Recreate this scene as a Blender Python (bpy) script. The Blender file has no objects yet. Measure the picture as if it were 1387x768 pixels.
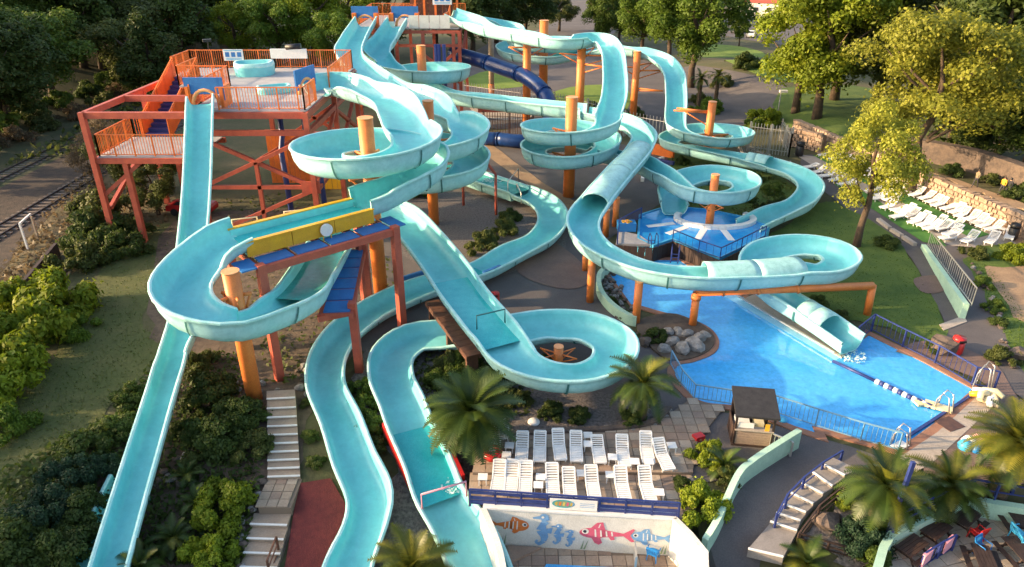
import bpy, bmesh, math, random
import numpy as np
from mathutils import Vector, Matrix
random.seed(7)
rng = np.random.default_rng(11)
S = bpy.context.scene
C = S.collection
R = math.radians

# ------------------------------------------------------------------ camera, sky, sun, exposure
CAM_H, PITCH, FPX = 24.0, R(26.4), 975.0
cd = bpy.data.cameras.new('camera'); cam = bpy.data.objects.new('camera', cd); C.objects.link(cam)
cam.location = (0, 0, CAM_H); cam.rotation_euler = (R(90) - PITCH, 0, 0)
cd.sensor_width = 36.0; cd.lens = 36.0 * FPX / 1387.0
cd.clip_start = 0.5; cd.clip_end = 3000
S.camera = cam
SUN_EL, SUN_AZ = R(16), R(266)          # azimuth of the sun, clockwise from +Y
W = bpy.data.worlds.new('World'); S.world = W; W.use_nodes = True
nt = W.node_tree; bg = nt.nodes['Background']
sky = nt.nodes.new('ShaderNodeTexSky'); sky.sky_type = 'NISHITA'; sky.sun_disc = False
sky.sun_elevation = SUN_EL; sky.sun_rotation = SUN_AZ; sky.dust_density = 3.5; sky.ozone_density = 0.6
nt.links.new(sky.outputs[0], bg.inputs[0]); bg.inputs[1].default_value = 0.15
sd = bpy.data.lights.new('sun', 'SUN'); sd.energy = 3.3; sd.angle = R(0.6); sd.color = (1.0, 0.70, 0.40)
so = bpy.data.objects.new('sun', sd); C.objects.link(so)
sun_dir = Vector((math.sin(SUN_AZ) * math.cos(SUN_EL), math.cos(SUN_AZ) * math.cos(SUN_EL), math.sin(SUN_EL)))
so.rotation_euler = sun_dir.to_track_quat('Z', 'Y').to_euler()
S.view_settings.view_transform = 'Standard'; S.view_settings.look = 'None'
S.view_settings.exposure = 1.6; S.view_settings.gamma = 1.0
S.cycles.max_bounces = 6

# ------------------------------------------------------------------ survey: real positions from bearings
ST, CT = math.sin(PITCH), math.cos(PITCH)
def ray(px, py):
    u = (px - 693.5) / FPX; v = (py - 384.0) / FPX
    return Vector((u, CT - v * ST, -(v * CT + ST)))
def P(px, py, z=0.0):
    r = ray(px, py); d = (z - CAM_H) / r.z
    return Vector((r.x * d, r.y * d, z))
def PY(px, py, Y):
    r = ray(px, py); d = Y / r.y
    return Vector((r.x * d, Y, CAM_H + r.z * d))
def inpoly(x, y, poly):
    c = False; n = len(poly); j = n - 1
    for i in range(n):
        xi, yi = poly[i]; xj, yj = poly[j]
        if (yi > y) != (yj > y) and x < (xj - xi) * (y - yi) / (yj - yi) + xi: c = not c
        j = i
    return c
def px2(poly, z=0.0): return [tuple(P(a, b, z)[:2]) for a, b in poly]
LOW, LOWC = -2.2, -0.8
PIT = px2([(646, 672), (920, 688), (967, 740), (975, 860), (672, 860), (655, 735)])
CAFE = px2([(1186, 742), (1200, 716), (1308, 666), (1460, 682), (1480, 860), (1165, 860)])
def sm(a, b, x):
    t = min(1, max(0, (x - a) / (b - a))); return t * t * (3 - 2 * t)
def wallx(Y): return 37.8 + (87 - Y) * 0.224
def ramp(x, y):
    # the ramp beside the stairs falls away towards the camera
    return 0
def zg(x, y):
    z = 0.0
    if x < -60: z += min(5, 0.25 * (-60 - x))
    if x > 30 and 20 < y < 140:
        k = x - wallx(y)
        if y < 90: z += 1.7 if k > 0 else 0
        else: z += 1.7 * sm(-3 + (y - 90) * .1, 6 + (y - 90) * .2, k) 
    if y < 36:
        if inpoly(x, y, PIT): return LOW
        if inpoly(x, y, CAFE): return LOWC
        z -= 2.0 * sm(26.5, 20.5, y) * sm(2, 6, x) * sm(20, 17, x)
        z -= 2.3 * sm(33, 20.5, y) * sm(.9, -.7, x) * sm(-24, -14, x)
    return z
def PG(px, py, h=0.0):
    z = 0.0
    if P(px, py).x < -58:
        for _ in range(24): p = P(px, py, z + h); z += .4 * (zg(p.x, p.y) - z)
        return Vector((p.x, p.y, z + h))
    for _ in range(8):
        p = P(px, py, z + h); z = zg(p.x, p.y)
    return Vector((p.x, p.y, z + h))

# ------------------------------------------------------------------ helpers: objects and tags
def tag(o, label=None, cat=None, group=None, kind=None):
    if label: o['label'] = label
    if cat: o['category'] = cat
    if group: o['group'] = group
    if kind: o['kind'] = kind
    return o
def empty(name, loc=(0, 0, 0), label=None, cat=None, group=None, rz=0):
    o = bpy.data.objects.new(name, None); C.objects.link(o); o.location = loc; o.rotation_euler = (0, 0, rz)
    o.empty_display_size = 0.3
    return tag(o, label, cat, group)
def link(name, me, parent=None, loc=None, rot=None, scale=None):
    o = bpy.data.objects.new(name, me); C.objects.link(o)
    if parent: o.parent = parent
    if loc is not None: o.location = loc
    if rot is not None: o.rotation_euler = rot
    if scale is not None: o.scale = scale if hasattr(scale, '__len__') else (scale,) * 3
    return o
def copy_tree(o, parent=None):
    c = o.copy(); C.objects.link(c); c.parent = parent
    for ch in list(o.children): copy_tree(ch, c)
    return c
class MB:
    """collects shapes, then becomes one mesh"""
    def __init__(s): s.v = []; s.f = []; s.m = []; s.sm = []
    def add(s, vs, fs, mi=0, smooth=False):
        o = len(s.v); s.v += [tuple(v) for v in vs]
        for f in fs: s.f.append(tuple(i + o for i in f)); s.m.append(mi); s.sm.append(smooth)
        return s
    def box(s, c, d, rz=0, mi=0):
        x, y, z = d[0] / 2, d[1] / 2, d[2] / 2; ca, sa = math.cos(rz), math.sin(rz); vs = []
        for a in (-x, x):
            for b in (-y, y):
                for e in (-z, z): vs.append((c[0] + a * ca - b * sa, c[1] + a * sa + b * ca, c[2] + e))
        return s.add(vs, [(0, 1, 3, 2), (4, 6, 7, 5), (0, 4, 5, 1), (2, 3, 7, 6), (0, 2, 6, 4), (1, 5, 7, 3)], mi)
    def bar(s, p, q, w, h=None, mi=0):
        p, q = Vector(p), Vector(q); h = h or w; t = q - p
        if t.length < 1e-5: return s
        t.normalize(); up = Vector((0, 0, 1)) if abs(t.z) < .95 else Vector((0, 1, 0))
        r = t.cross(up).normalized(); u = r.cross(t).normalized(); vs = []
        for e in (p, q):
            for a, b in ((-1, -1), (1, -1), (1, 1), (-1, 1)): vs.append(e + r * (a * w / 2) + u * (b * h / 2))
        return s.add(vs, [(0, 1, 2, 3), (7, 6, 5, 4), (0, 4, 5, 1), (1, 5, 6, 2), (2, 6, 7, 3), (3, 7, 4, 0)], mi)
    def tube(s, pts, rad, n=10, mi=0, caps=True):
        pts = [Vector(p) for p in pts]; rr = rad if hasattr(rad, '__len__') else [rad] * len(pts)
        o = len(s.v); prev = None; fs = []
        for i, p in enumerate(pts):
            t = (pts[min(i + 1, len(pts) - 1)] - pts[max(i - 1, 0)]).normalized()
            if prev is None:
                a = Vector((0, 0, 1)) if abs(t.z) < .9 else Vector((1, 0, 0)); r = t.cross(a).normalized()
            else: r = (prev - t * prev.dot(t)).normalized()
            prev = r; u = t.cross(r)
            for k in range(n):
                a = 2 * math.pi * k / n; s.v.append(tuple(p + (r * math.cos(a) + u * math.sin(a)) * rr[i]))
        for i in range(len(pts) - 1):
            for k in range(n):
                k2 = (k + 1) % n
                s.f.append((o + i * n + k, o + i * n + k2, o + (i + 1) * n + k2, o + (i + 1) * n + k)); s.m.append(mi); s.sm.append(True)
        if caps:
            s.f.append(tuple(o + k for k in range(n - 1, -1, -1))); s.m.append(mi); s.sm.append(False)
            e = o + (len(pts) - 1) * n
            s.f.append(tuple(e + k for k in range(n))); s.m.append(mi); s.sm.append(False)
        return s
    def prism(s, poly, z0, z1, mi=0):
        n = len(poly)
        ar = sum(poly[i][0] * poly[(i + 1) % n][1] - poly[(i + 1) % n][0] * poly[i][1] for i in range(n))
        if ar < 0: poly = poly[::-1]
        vs = [(x, y, z0) for x, y in poly] + [(x, y, z1) for x, y in poly]
        fs = [tuple(range(n - 1, -1, -1)), tuple(range(n, 2 * n))] + [(i, (i + 1) % n, n + (i + 1) % n, n + i) for i in range(n)]
        return s.add(vs, fs, mi)
    def mesh(s, name, mats):
        me = bpy.data.meshes.new(name); me.from_pydata(s.v, [], s.f)
        for m in (mats if isinstance(mats, (list, tuple)) else [mats]): me.materials.append(m)
        if s.f:
            me.polygons.foreach_set('material_index', s.m); me.polygons.foreach_set('use_smooth', s.sm)
        me.update(); return me
    def build(s, name, mats, parent=None, **k): return link(name, s.mesh(name, mats), parent, **k)

# ------------------------------------------------------------------ materials
def mat(name, col, rough=.6, col2=None, scale=6, bump=0, bscale=30, metal=0, spec=.5, mixlo=.35, mixhi=.65, coat=0, detail=5, coords='Object', streak=None, fine=13, mott=.22):
    m = bpy.data.materials.new(name); m.use_nodes = True; t = m.node_tree; b = t.nodes['Principled BSDF']
    b.inputs['Base Color'].default_value = (*col, 1); b.inputs['Roughness'].default_value = rough
    b.inputs['Metallic'].default_value = metal; b.inputs['Specular IOR Level'].default_value = spec
    if coat: b.inputs['Coat Weight'].default_value = coat; b.inputs['Coat Roughness'].default_value = .12
    geo = t.nodes.new('ShaderNodeNewGeometry') if coords == 'World' else t.nodes.new('ShaderNodeTexCoord')
    vec = geo.outputs['Position'] if coords == 'World' else geo.outputs['Object']
    if streak:
        mp = t.nodes.new('ShaderNodeMapping'); mp.inputs['Scale'].default_value = streak
        t.links.new(vec, mp.inputs[0]); vec = mp.outputs[0]
    if col2:
        n = t.nodes.new('ShaderNodeTexNoise'); n.inputs['Scale'].default_value = scale; n.inputs['Detail'].default_value = detail
        n.inputs['Roughness'].default_value = .65
        t.links.new(vec, n.inputs['Vector'])
        r = t.nodes.new('ShaderNodeValToRGB'); r.color_ramp.elements[0].position = mixlo; r.color_ramp.elements[1].position = mixhi
        r.color_ramp.elements[0].color = (*col, 1); r.color_ramp.elements[1].color = (*col2, 1)
        t.links.new(n.outputs[0], r.inputs[0])
        n3 = t.nodes.new('ShaderNodeTexNoise'); n3.inputs['Scale'].default_value = scale * fine; n3.inputs['Detail'].default_value = 6; n3.inputs['Roughness'].default_value = .8
        t.links.new(vec, n3.inputs['Vector']); mr = t.nodes.new('ShaderNodeMapRange'); mr.inputs['From Min'].default_value = .3; mr.inputs['From Max'].default_value = .7
        mr.inputs['To Min'].default_value = 1 - mott; mr.inputs['To Max'].default_value = 1 + mott; t.links.new(n3.outputs[0], mr.inputs['Value'])
        hv = t.nodes.new('ShaderNodeHueSaturation'); t.links.new(mr.outputs[0], hv.inputs['Value']); t.links.new(r.outputs[0], hv.inputs['Color']); t.links.new(hv.outputs[0], b.inputs['Base Color'])
    if bump:
        n2 = t.nodes.new('ShaderNodeTexNoise'); n2.inputs['Scale'].default_value = bscale; n2.inputs['Detail'].default_value = 4
        t.links.new(vec, n2.inputs['Vector'])
        bp = t.nodes.new('ShaderNodeBump'); bp.inputs['Strength'].default_value = bump; bp.inputs['Distance'].default_value = .05
        t.links.new(n2.outputs[0], bp.inputs['Height']); t.links.new(bp.outputs[0], b.inputs['Normal'])
    return m
def leafmat(name, a, b_, c=None, rough=.6, trans=.4):
    """leaf colours wander from clump to clump and from plant to plant"""
    m = bpy.data.materials.new(name); m.use_nodes = True; t = m.node_tree; b = t.nodes['Principled BSDF']
    tc = t.nodes.new('ShaderNodeTexCoord'); oi = t.nodes.new('ShaderNodeObjectInfo')
    n = t.nodes.new('ShaderNodeTexNoise'); n.inputs['Scale'].default_value = 1.1; n.inputs['Detail'].default_value = 6; n.inputs['Roughness'].default_value = .75
    n.noise_dimensions = '4D'; t.links.new(tc.outputs['Object'], n.inputs['Vector'])
    mu = t.nodes.new('ShaderNodeMath'); mu.operation = 'MULTIPLY'; mu.inputs[1].default_value = 20
    t.links.new(oi.outputs['Random'], mu.inputs[0]); t.links.new(mu.outputs[0], n.inputs['W'])
    r = t.nodes.new('ShaderNodeValToRGB'); e = r.color_ramp.elements
    e[0].position = .3; e[0].color = (*a, 1); e[1].position = .7; e[1].color = (*b_, 1)
    if c: x = e.new(.52); x.color = (*c, 1)
    t.links.new(n.outputs[0], r.inputs[0])
    hs = t.nodes.new('ShaderNodeHueSaturation'); mr = t.nodes.new('ShaderNodeMapRange')
    mr.inputs['To Min'].default_value = .8; mr.inputs['To Max'].default_value = 1.2
    t.links.new(oi.outputs['Random'], mr.inputs['Value']); t.links.new(mr.outputs[0], hs.inputs['Value']); t.links.new(r.outputs[0], hs.inputs['Color'])
    t.links.new(hs.outputs[0], b.inputs['Base Color']); b.inputs['Roughness'].default_value = rough; b.inputs['Specular IOR Level'].default_value = .3
    tr = t.nodes.new('ShaderNodeBsdfTranslucent'); t.links.new(hs.outputs[0], tr.inputs[0])
    mx = t.nodes.new('ShaderNodeMixShader'); mx.inputs[0].default_value = trans
    t.links.new(b.outputs[0], mx.inputs[1]); t.links.new(tr.outputs[0], mx.inputs[2])
    t.links.new(mx.outputs[0], t.nodes['Material Output'].inputs['Surface'])
    return m
M = dict(
 inner=mat('turquoise_gelcoat', (.14, .52, .54), .4, (.215, .64, .655), .45, coat=.0, bump=.03, bscale=2, detail=10, mixlo=.35, mixhi=.7, fine=5, mott=.09),
 lip=mat('rim_highlight_gelcoat', (.50, .76, .72), .4, (.30, .64, .60), 1.5),  # whitish highlight along the rims, put into the colour
 outer=mat('weathered_turquoise_shell', (.28, .60, .62), .5, (.42, .70, .71), .8, fine=4, mott=.10, detail=10, mixlo=.3, mixhi=.7, bump=.04, bscale=6),
 seam=mat('dark_seam', (.03, .15, .15), .6),
 cover=mat('grimy_cover', (.38, .66, .62), .4, (.22, .45, .42), 1.6, detail=10, mixlo=.42, mixhi=.72),
 chute=mat('shallow_chute_water', (.03, .42, .44), .06, (.06, .5, .5), 1.2, bump=.25, bscale=3),
 greenwater=mat('green_pool_water', (.03, .33, .28), .08, (.08, .45, .40), 1.0, bump=.3, bscale=3),
 foam=mat('white_foam', (.75, .85, .82), .5, (.3, .6, .56), 4, bump=.3, bscale=12),
 orange=mat('orange_paint', (.72, .22, .045), .5, (.62, .17, .04), 1.2, detail=8, bump=.02),
 ocap=mat('pale_orange', (.78, .36, .16), .6, (.68, .28, .1), 3),  # paler than the orange of the pole shafts
 beige=mat('bare_beige_pole', (.42, .33, .24), .7, (.32, .24, .17), 3),
 steel=mat('red_oxide_steel', (.48, .10, .055), .55, (.36, .07, .045), 1.5, detail=8),
 rail=mat('orange_railing', (.80, .20, .03), .5, (.68, .15, .03), 2),
 yellow=mat('yellow_panel', (.72, .40, .02), .4, (.62, .32, .02), 1.5, detail=8),
 bluep=mat('blue_panel', (.02, .13, .38), .5, (.03, .18, .46), 1.5, detail=8),
 bluerail=mat('navy_railing', (.02, .035, .15), .45, (.03, .05, .2), 4),
 bluetube=mat('blue_tube_gelcoat', (.004, .028, .13), .35, (.006, .045, .19), .7, coat=.1),
 deck=mat('grey_deck', (.42, .40, .39), .75, (.30, .30, .31), 1.2, detail=8, bump=.1),
 white=mat('white_plastic', (.80, .79, .76), .4, (.72, .71, .68), 3),
 whitewall=mat('white_render', (.70, .68, .62), .8, (.55, .53, .47), 1.3, detail=9, mixlo=.4, mixhi=.8, bump=.1),
 mint=mat('mint_paint', (.42, .62, .48), .7, (.33, .52, .40), 1.5, detail=8, bump=.1),
 asphalt=mat('asphalt', (.085, .075, .076), .9, (.125, .11, .105), .3, fine=50, mott=.3, bump=.35, bscale=14, detail=10, coords='World'),
 asphalt2=mat('brown_resin_path', (.15, .10, .085), .9, (.19, .125, .10), .6, bump=.3, bscale=14, detail=9, coords='World'),
 gravel=mat('grey_gravel', (.20, .175, .165), .95, (.07, .062, .06), 6, mott=.5, bump=.9, bscale=9, detail=8, coords='World'),
 soil=mat('dark_soil', (.07, .05, .036), .95, (.14, .10, .07), 1.5, bump=.8, bscale=6, detail=10, coords='World'),
 dirt=mat('tan_dirt', (.36, .24, .14), .95, (.25, .165, .10), .6, bump=.5, bscale=6, detail=9, coords='World'),
 concrete=mat('pale_concrete', (.42, .36, .30), .85, (.34, .29, .24), .8, bump=.2, bscale=10, detail=9, coords='World'),
 tile=mat('buff_paving', (.37, .285, .21), .85, (.28, .215, .16), .9, bump=.15, bscale=12, detail=9, coords='World'),
 tile2=mat('pink_buff_paving', (.33, .235, .175), .85, (.25, .18, .135), 1.1, bump=.15, bscale=12, detail=9, coords='World'),
 tile3=mat('pale_buff_paving', (.44, .36, .28), .85, (.36, .29, .22), 1.0, bump=.15, bscale=12, detail=9, coords='World'),
 joint=mat('sand_joint', (.19, .145, .108), .95),
 redmat=mat('red_safety_surface', (.16, .028, .025), .95, (.11, .02, .02), 2.5, bump=.5, bscale=25, detail=9, coords='World'),
 coping=mat('terracotta_coping', (.34, .17, .10), .8, (.25, .12, .08), 2, bump=.2, coords='World'),
 wood=mat('dark_timber', (.028, .015, .012), .7, (.05, .028, .02), 3, streak=(1, 1, .15)),
 brown=mat('brown_timber', (.14, .06, .035), .75, (.09, .04, .025), 3),
 rust=mat('rusty_rail', (.12, .06, .04), .6, (.06, .03, .025), 4),
 ballast=mat('track_ballast', (.075, .053, .038), .95, (.03, .024, .019), 1.2, mott=.5, bump=.9, bscale=8, detail=9, coords='World'),
 sleeper=mat('old_sleeper', (.20, .16, .13), .9, (.10, .08, .065), 3),
 railtop=mat('polished_rail', (.10, .085, .08), .4, metal=.6),
 rock=mat('grey_rock', (.30, .28, .26), .9, (.14, .13, .12), 1.6, bump=.9, bscale=5, detail=10),
 darkrock=mat('brown_rock', (.15, .11, .085), .9, (.07, .055, .05), 1.6, bump=.9, bscale=5, detail=10),
 stone=mat('rubble_stone', (.42, .30, .21), .9, (.28, .19, .13), 1.2, bump=.5, bscale=8, detail=8),
 black=mat('black_plastic', (.012, .012, .014), .5),
 roofblack=mat('black_roof_felt', (.016, .016, .019), .85, (.03, .03, .033), 3, bump=.2),
 red=mat('red_plastic', (.45, .02, .02), .35),
 cyan=mat('blue_plastic_seat', (.02, .19, .50), .4),
 skyblue=mat('light_blue_paint', (.05, .36, .62), .5),
 greystep=mat('grey_step_concrete', (.27, .245, .225), .9, (.20, .18, .165), 1.2, bump=.2, bscale=10, detail=9, coords='World'),
 palefence=mat('pale_blue_fence', (.16, .33, .48), .5),
 pink=mat('pink_cloth', (.72, .32, .38), .8),
 cream=mat('cream_vinyl', (.72, .58, .30), .5, (.66, .62, .45), 2),
 metal=mat('brushed_metal', (.55, .55, .53), .35, metal=.7),
 bark=mat('bark', (.10, .065, .04), .9, (.05, .035, .025), 4, bump=.8, bscale=8),
 palmbark=mat('palm_bark', (.13, .085, .05), .95, (.05, .035, .02), 7, bump=1, bscale=10),
 glass=mat('hazy_glass', (.45, .5, .48), .2),
 skin=mat('skin', (.5, .3, .2), .6),
)
def water_mat(name, deep, shallow, sc, hi=.62):
    m = mat(name, deep, .06, shallow, sc, bump=.22, bscale=2.6, detail=7, coords='World', spec=.5, mixlo=.36, mixhi=hi); return m
M['pool'] = water_mat('pool_water', (.045, .36, .78), (.09, .45, .83), .22)
M['splash'] = water_mat('splash_pool_water', (.012, .24, .64), (.04, .36, .74), .9)
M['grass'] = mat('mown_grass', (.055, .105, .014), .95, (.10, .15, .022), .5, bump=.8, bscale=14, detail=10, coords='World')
M['grassdark'] = mat('shaded_lawn', (.055, .075, .016), .95, (.09, .095, .03), .35, bump=.8, bscale=12, detail=10, coords='World')  # darker copy of the grass, shade put into the colour
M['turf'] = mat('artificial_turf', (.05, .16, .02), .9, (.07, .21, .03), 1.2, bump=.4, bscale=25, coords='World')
M['sunlawn'] = mat('sunny_lawn', (.12, .19, .02), .95, (.18, .25, .035), .4, bump=.7, bscale=10, detail=9, coords='World')  # brighter copy of the grass, sunlight put into the colour
M['wild'] = mat('rough_ground', (.05, .06, .018), .95, (.10, .085, .04), .22, bump=1, bscale=5, detail=11, coords='World')
M['dryscrub'] = mat('dry_verge', (.16, .12, .06), .95, (.075, .07, .03), .45, bump=1, bscale=6, detail=11, coords='World')
L = dict(
 deep=leafmat('leaf_deep_green', (.034, .060, .012), (.12, .16, .028), (.066, .10, .020)),
 mid=leafmat('leaf_mid_green', (.045, .080, .012), (.16, .21, .028), (.09, .14, .018)),
 bright=leafmat('leaf_bright_green', (.06, .11, .010), (.19, .26, .028), (.11, .18, .018)),
 yellow=leafmat('leaf_yellow_green', (.14, .165, .018), (.42, .41, .05), (.27, .28, .03), trans=.4),
 lime=leafmat('leaf_lime', (.11, .16, .010), (.36, .36, .025), (.20, .26, .015)),
 dry=leafmat('leaf_dry_twigs', (.10, .075, .04), (.22, .16, .09), (.15, .11, .06)),
 olive=leafmat('leaf_olive', (.040, .062, .014), (.14, .16, .036), (.085, .105, .024)),
 blue=leafmat('leaf_blue_green', (.016, .045, .022), (.06, .11, .055), (.035, .075, .035)),
 palm=leafmat('palm_leaf', (.022, .048, .009), (.085, .115, .018), (.045, .075, .012), rough=.4, trans=.2),
 palmlit=leafmat('palm_leaf_warm_lit', (.05, .07, .010), (.26, .22, .028), (.12, .13, .016), rough=.4, trans=.3),  # palm green with warm sunlight put into the leaf colour
)

# ------------------------------------------------------------------ ground
def terrain():
    def axis(lo, hi, spans, coarse):
        r = []; 
        for a, b, s in spans: r += list(np.arange(a, b, s))
        x = r[0]; st = spans[0][2]
        while x > lo: st = min(coarse, st * 1.35); x -= st; r.insert(0, x)
        x = r[-1]; st = spans[-1][2]
        while x < hi: st = min(coarse, st * 1.35); x += st; r.append(x)
        return r
    xs = axis(-900, 900, [(-24, 50, .5)], 90); ys = axis(-300, 1600, [(14, 40, .4), (40, 100, 1.0)], 110)
    b = MB(); nx = len(xs)
    for y in ys:
        for x in xs: b.v.append((x, y, zg(x, y) - .06))
    for j in range(len(ys) - 1):
        for i in range(nx - 1):
            b.f.append((j * nx + i, j * nx + i + 1, (j + 1) * nx + i + 1, (j + 1) * nx + i)); b.m.append(0); b.sm.append(False)
    tag(b.build('ground', M['wild']), kind='structure')
terrain()
NSHEET = [0]
SOFT = [M[k] for k in ('grass', 'grassdark', 'gravel', 'soil', 'dirt', 'wild', 'dryscrub', 'sunlawn', 'ballast')]
def sheet(name, poly, lay, m, kind='structure', z=None, smooth_edges=True, drape=True):
    """a ground surface laid over the terrain; poly is a surveyed outline"""
    pts = [P(a, b, 0 if z is None else z) if z is not None else PG(a, b) for a, b in poly]
    if smooth_edges:
        q = []
        n = len(pts)
        for i in range(n):
            p0, p1, p2, p3 = pts[i - 1], pts[i], pts[(i + 1) % n], pts[(i + 2) % n]
            for k in range(4):
                t = k / 4; q.append(.5 * (2 * p1 + (p2 - p0) * t + (2 * p0 - 5 * p1 + 4 * p2 - p3) * t * t + (3 * p1 - p0 - 3 * p2 + p3) * t ** 3))
        pts = [p + Vector((random.gauss(0, .16), random.gauss(0, .16), 0)) for p in q] if m in SOFT else q
    lay = lay + NSHEET[0] * .035; NSHEET[0] += 1
    bm = bmesh.new(); vs = [bm.verts.new((p.x, p.y, 0)) for p in pts]
    f = bm.faces.new(vs); f.normal_update()
    if f.normal.z < 0: f.normal_flip()
    if drape and z is None:
        bmesh.ops.triangulate(bm, faces=bm.faces[:])
        xs = [p.x for p in pts]; ys = [p.y for p in pts]
        if min(ys) < 37 or max(xs) > 32 or min(xs) < -58:
            for k in range(math.ceil(min(xs)), int(max(xs)) + 1):
                bmesh.ops.bisect_plane(bm, geom=bm.verts[:] + bm.edges[:] + bm.faces[:], plane_co=(k, 0, 0), plane_no=(1, 0, 0))
            for k in range(math.ceil(min(ys)), int(max(ys)) + 1):
                if k < 37 or max(xs) > 32: bmesh.ops.bisect_plane(bm, geom=bm.verts[:] + bm.edges[:] + bm.faces[:], plane_co=(0, k, 0), plane_no=(0, 1, 0))
        for v in bm.verts: v.co.z = zg(v.co.x, v.co.y) + lay * .012 - .05
    else:
        for v in bm.verts: v.co.z = (z or 0) + lay * .012 - .05
    me = bpy.data.meshes.new(name); bm.to_mesh(me); bm.free(); me.materials.append(m)
    return tag(link(name, me), kind=kind)
sheet('dry_verge', [(-60, 370), (60, 290), (140, 205), (165, 180), (215, 195), (240, 300), (180, 330), (120, 340), (60, 370), (20, 420), (-60, 470)], 1, M['dryscrub'])
sheet('railway_bed', [(-40, 400), (30, 330), (100, 255), (150, 195), (158, 172), (128, 168), (60, 195), (-60, 250)], 2, M['ballast'])
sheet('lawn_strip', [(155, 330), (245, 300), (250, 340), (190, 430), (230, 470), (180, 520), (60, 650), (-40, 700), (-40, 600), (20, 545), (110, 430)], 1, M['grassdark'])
sheet('bare_soil', [(235, 300), (420, 280), (560, 270), (570, 330), (540, 400), (440, 540), (400, 650), (350, 790), (80, 790), (180, 560), (215, 480), (200, 420)], 2, M['soil'])
sheet('plaza_asphalt', [(560, 235), (690, 175), (800, 190), (905, 205), (1010, 240), (920, 262), (860, 300), (812, 335), (808, 370), (845, 437), (905, 472), (918, 520), (955, 552), (1010, 565), (1190, 618), (1155, 640), (1128, 640), (1060, 715), (1030, 760), (1020, 800), (945, 800), (985, 690), (1000, 650), (940, 650), (938, 600), (935, 545), (880, 575), (780, 585), (640, 590), (540, 500), (470, 420)], 3, M['asphalt'])
sheet('far_asphalt_road', [(600, 150), (600, 105), (660, 60), (760, 25), (780, -20), (1010, -20), (940, 10), (860, 30), (830, 60), (990, 95), (1060, 115), (1095, 150), (1030, 172), (900, 182), (800, 175), (640, 172)], 2, M['asphalt'])
sheet('car_park', [(930, 18), (1050, 12), (1130, 40), (1110, 62), (1040, 58), (960, 42)], 3, M['asphalt'])
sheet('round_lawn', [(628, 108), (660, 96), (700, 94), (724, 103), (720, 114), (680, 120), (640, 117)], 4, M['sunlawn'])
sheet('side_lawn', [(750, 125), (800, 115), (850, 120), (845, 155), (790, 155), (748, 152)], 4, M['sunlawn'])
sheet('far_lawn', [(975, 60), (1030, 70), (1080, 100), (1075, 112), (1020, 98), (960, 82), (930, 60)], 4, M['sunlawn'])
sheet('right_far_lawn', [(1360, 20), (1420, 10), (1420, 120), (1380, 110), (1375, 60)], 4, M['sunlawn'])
sheet('wood_lawn', [(1060, 120), (1180, 120), (1160, 190), (1100, 185), (1060, 168)], 4, M['grass'])
sheet('gravel_bed', [(560, 245), (640, 232), (690, 250), (768, 300), (745, 345), (640, 385), (580, 372), (530, 310)], 4, M['gravel'])
sheet('lower_gravel_bed', [(480, 500), (520, 470), (640, 500), (760, 530), (850, 535), (885, 574), (780, 586), (655, 592), (640, 640), (600, 700), (560, 768), (500, 790), (470, 700), (540, 640), (500, 580)], 4, M['gravel'])
sheet('central_bed', [(905, 215), (940, 205), (1040, 232), (1085, 262), (1080, 285), (1030, 312), (1000, 296), (925, 280), (895, 250)], 4, M['grass'])
sheet('lawn', [(1005, 330), (1060, 310), (1118, 272), (1180, 300), (1222, 335), (1262, 400), (1282, 448), (1262, 466), (1185, 440), (1100, 430), (1015, 385)], 4, M['grass'])
sheet('right_path', [(1085, 215), (1110, 212), (1180, 262), (1235, 312), (1290, 330), (1335, 370), (1368, 420), (1387, 470), (1420, 520), (1420, 560), (1300, 480), (1262, 466), (1282, 448), (1262, 400), (1222, 335), (1150, 285), (1095, 240)], 3, M['asphalt'])
sheet('brown_path', [(1215, 475), (1250, 462), (1300, 470), (1350, 495), (1380, 540), (1420, 560), (1420, 640), (1340, 660), (1300, 650), (1250, 628), (1345, 530), (1230, 482)], 5, M['asphalt2'])
sheet('right_lawn', [(1305, 350), (1340, 360), (1387, 420), (1430, 480), (1430, 520), (1380, 500), (1362, 450), (1330, 390)], 4, M['grass'])
sheet('sandy_path', [(1335, 362), (1420, 355), (1430, 450), (1380, 430)], 5, M['dirt'])
sheet('upper_right_lawn', [(1320, 335), (1396, 332), (1425, 356), (1340, 360)], 5, M['grass'])
sheet('sunbathing_terrace', [(1075, 208), (1112, 193), (1180, 222), (1300, 275), (1392, 329), (1388, 340), (1290, 333), (1250, 318), (1190, 280)], 4, M['concrete'], smooth_edges=False)
sheet('turf_strip', [(1100, 210), (1130, 213), (1190, 246), (1340, 318), (1318, 324), (1180, 253)], 6, M['turf'], smooth_edges=False)
sheet('turf_border', [(1130, 250), (1150, 248), (1275, 325), (1282, 334), (1250, 328), (1195, 292)], 6, M['turf'], smooth_edges=False)
sheet('upper_dirt_path', [(1085, 165), (1110, 172), (1180, 205), (1300, 245), (1440, 300), (1440, 335), (1300, 258), (1190, 215), (1115, 192), (1080, 178)], 6, M['dirt'])
sheet('pale_paving', [(640, 138), (712, 144), (714, 162), (650, 158)], 5, M['concrete'])
sheet('sun_strip', [(648, 200), (668, 198), (735, 246), (792, 284), (784, 294), (720, 252)], 6, M['dirt'])  # stripe of low sun on the asphalt, painted as a tan sheet
sheet('sun_patch', [(690, 330), (745, 325), (800, 372), (770, 392), (705, 372)], 6, M['asphalt2'])  # sunlit patch of asphalt, painted as a browner sheet
sheet('path_patch', [(1238, 378), (1268, 374), (1280, 392), (1262, 398), (1246, 394)], 6, M['asphalt2'])
sheet('pool_surround', [(1210, 614), (1330, 525), (1352, 545), (1262, 628), (1240, 640)], 6, M['concrete'], smooth_edges=False)
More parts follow.
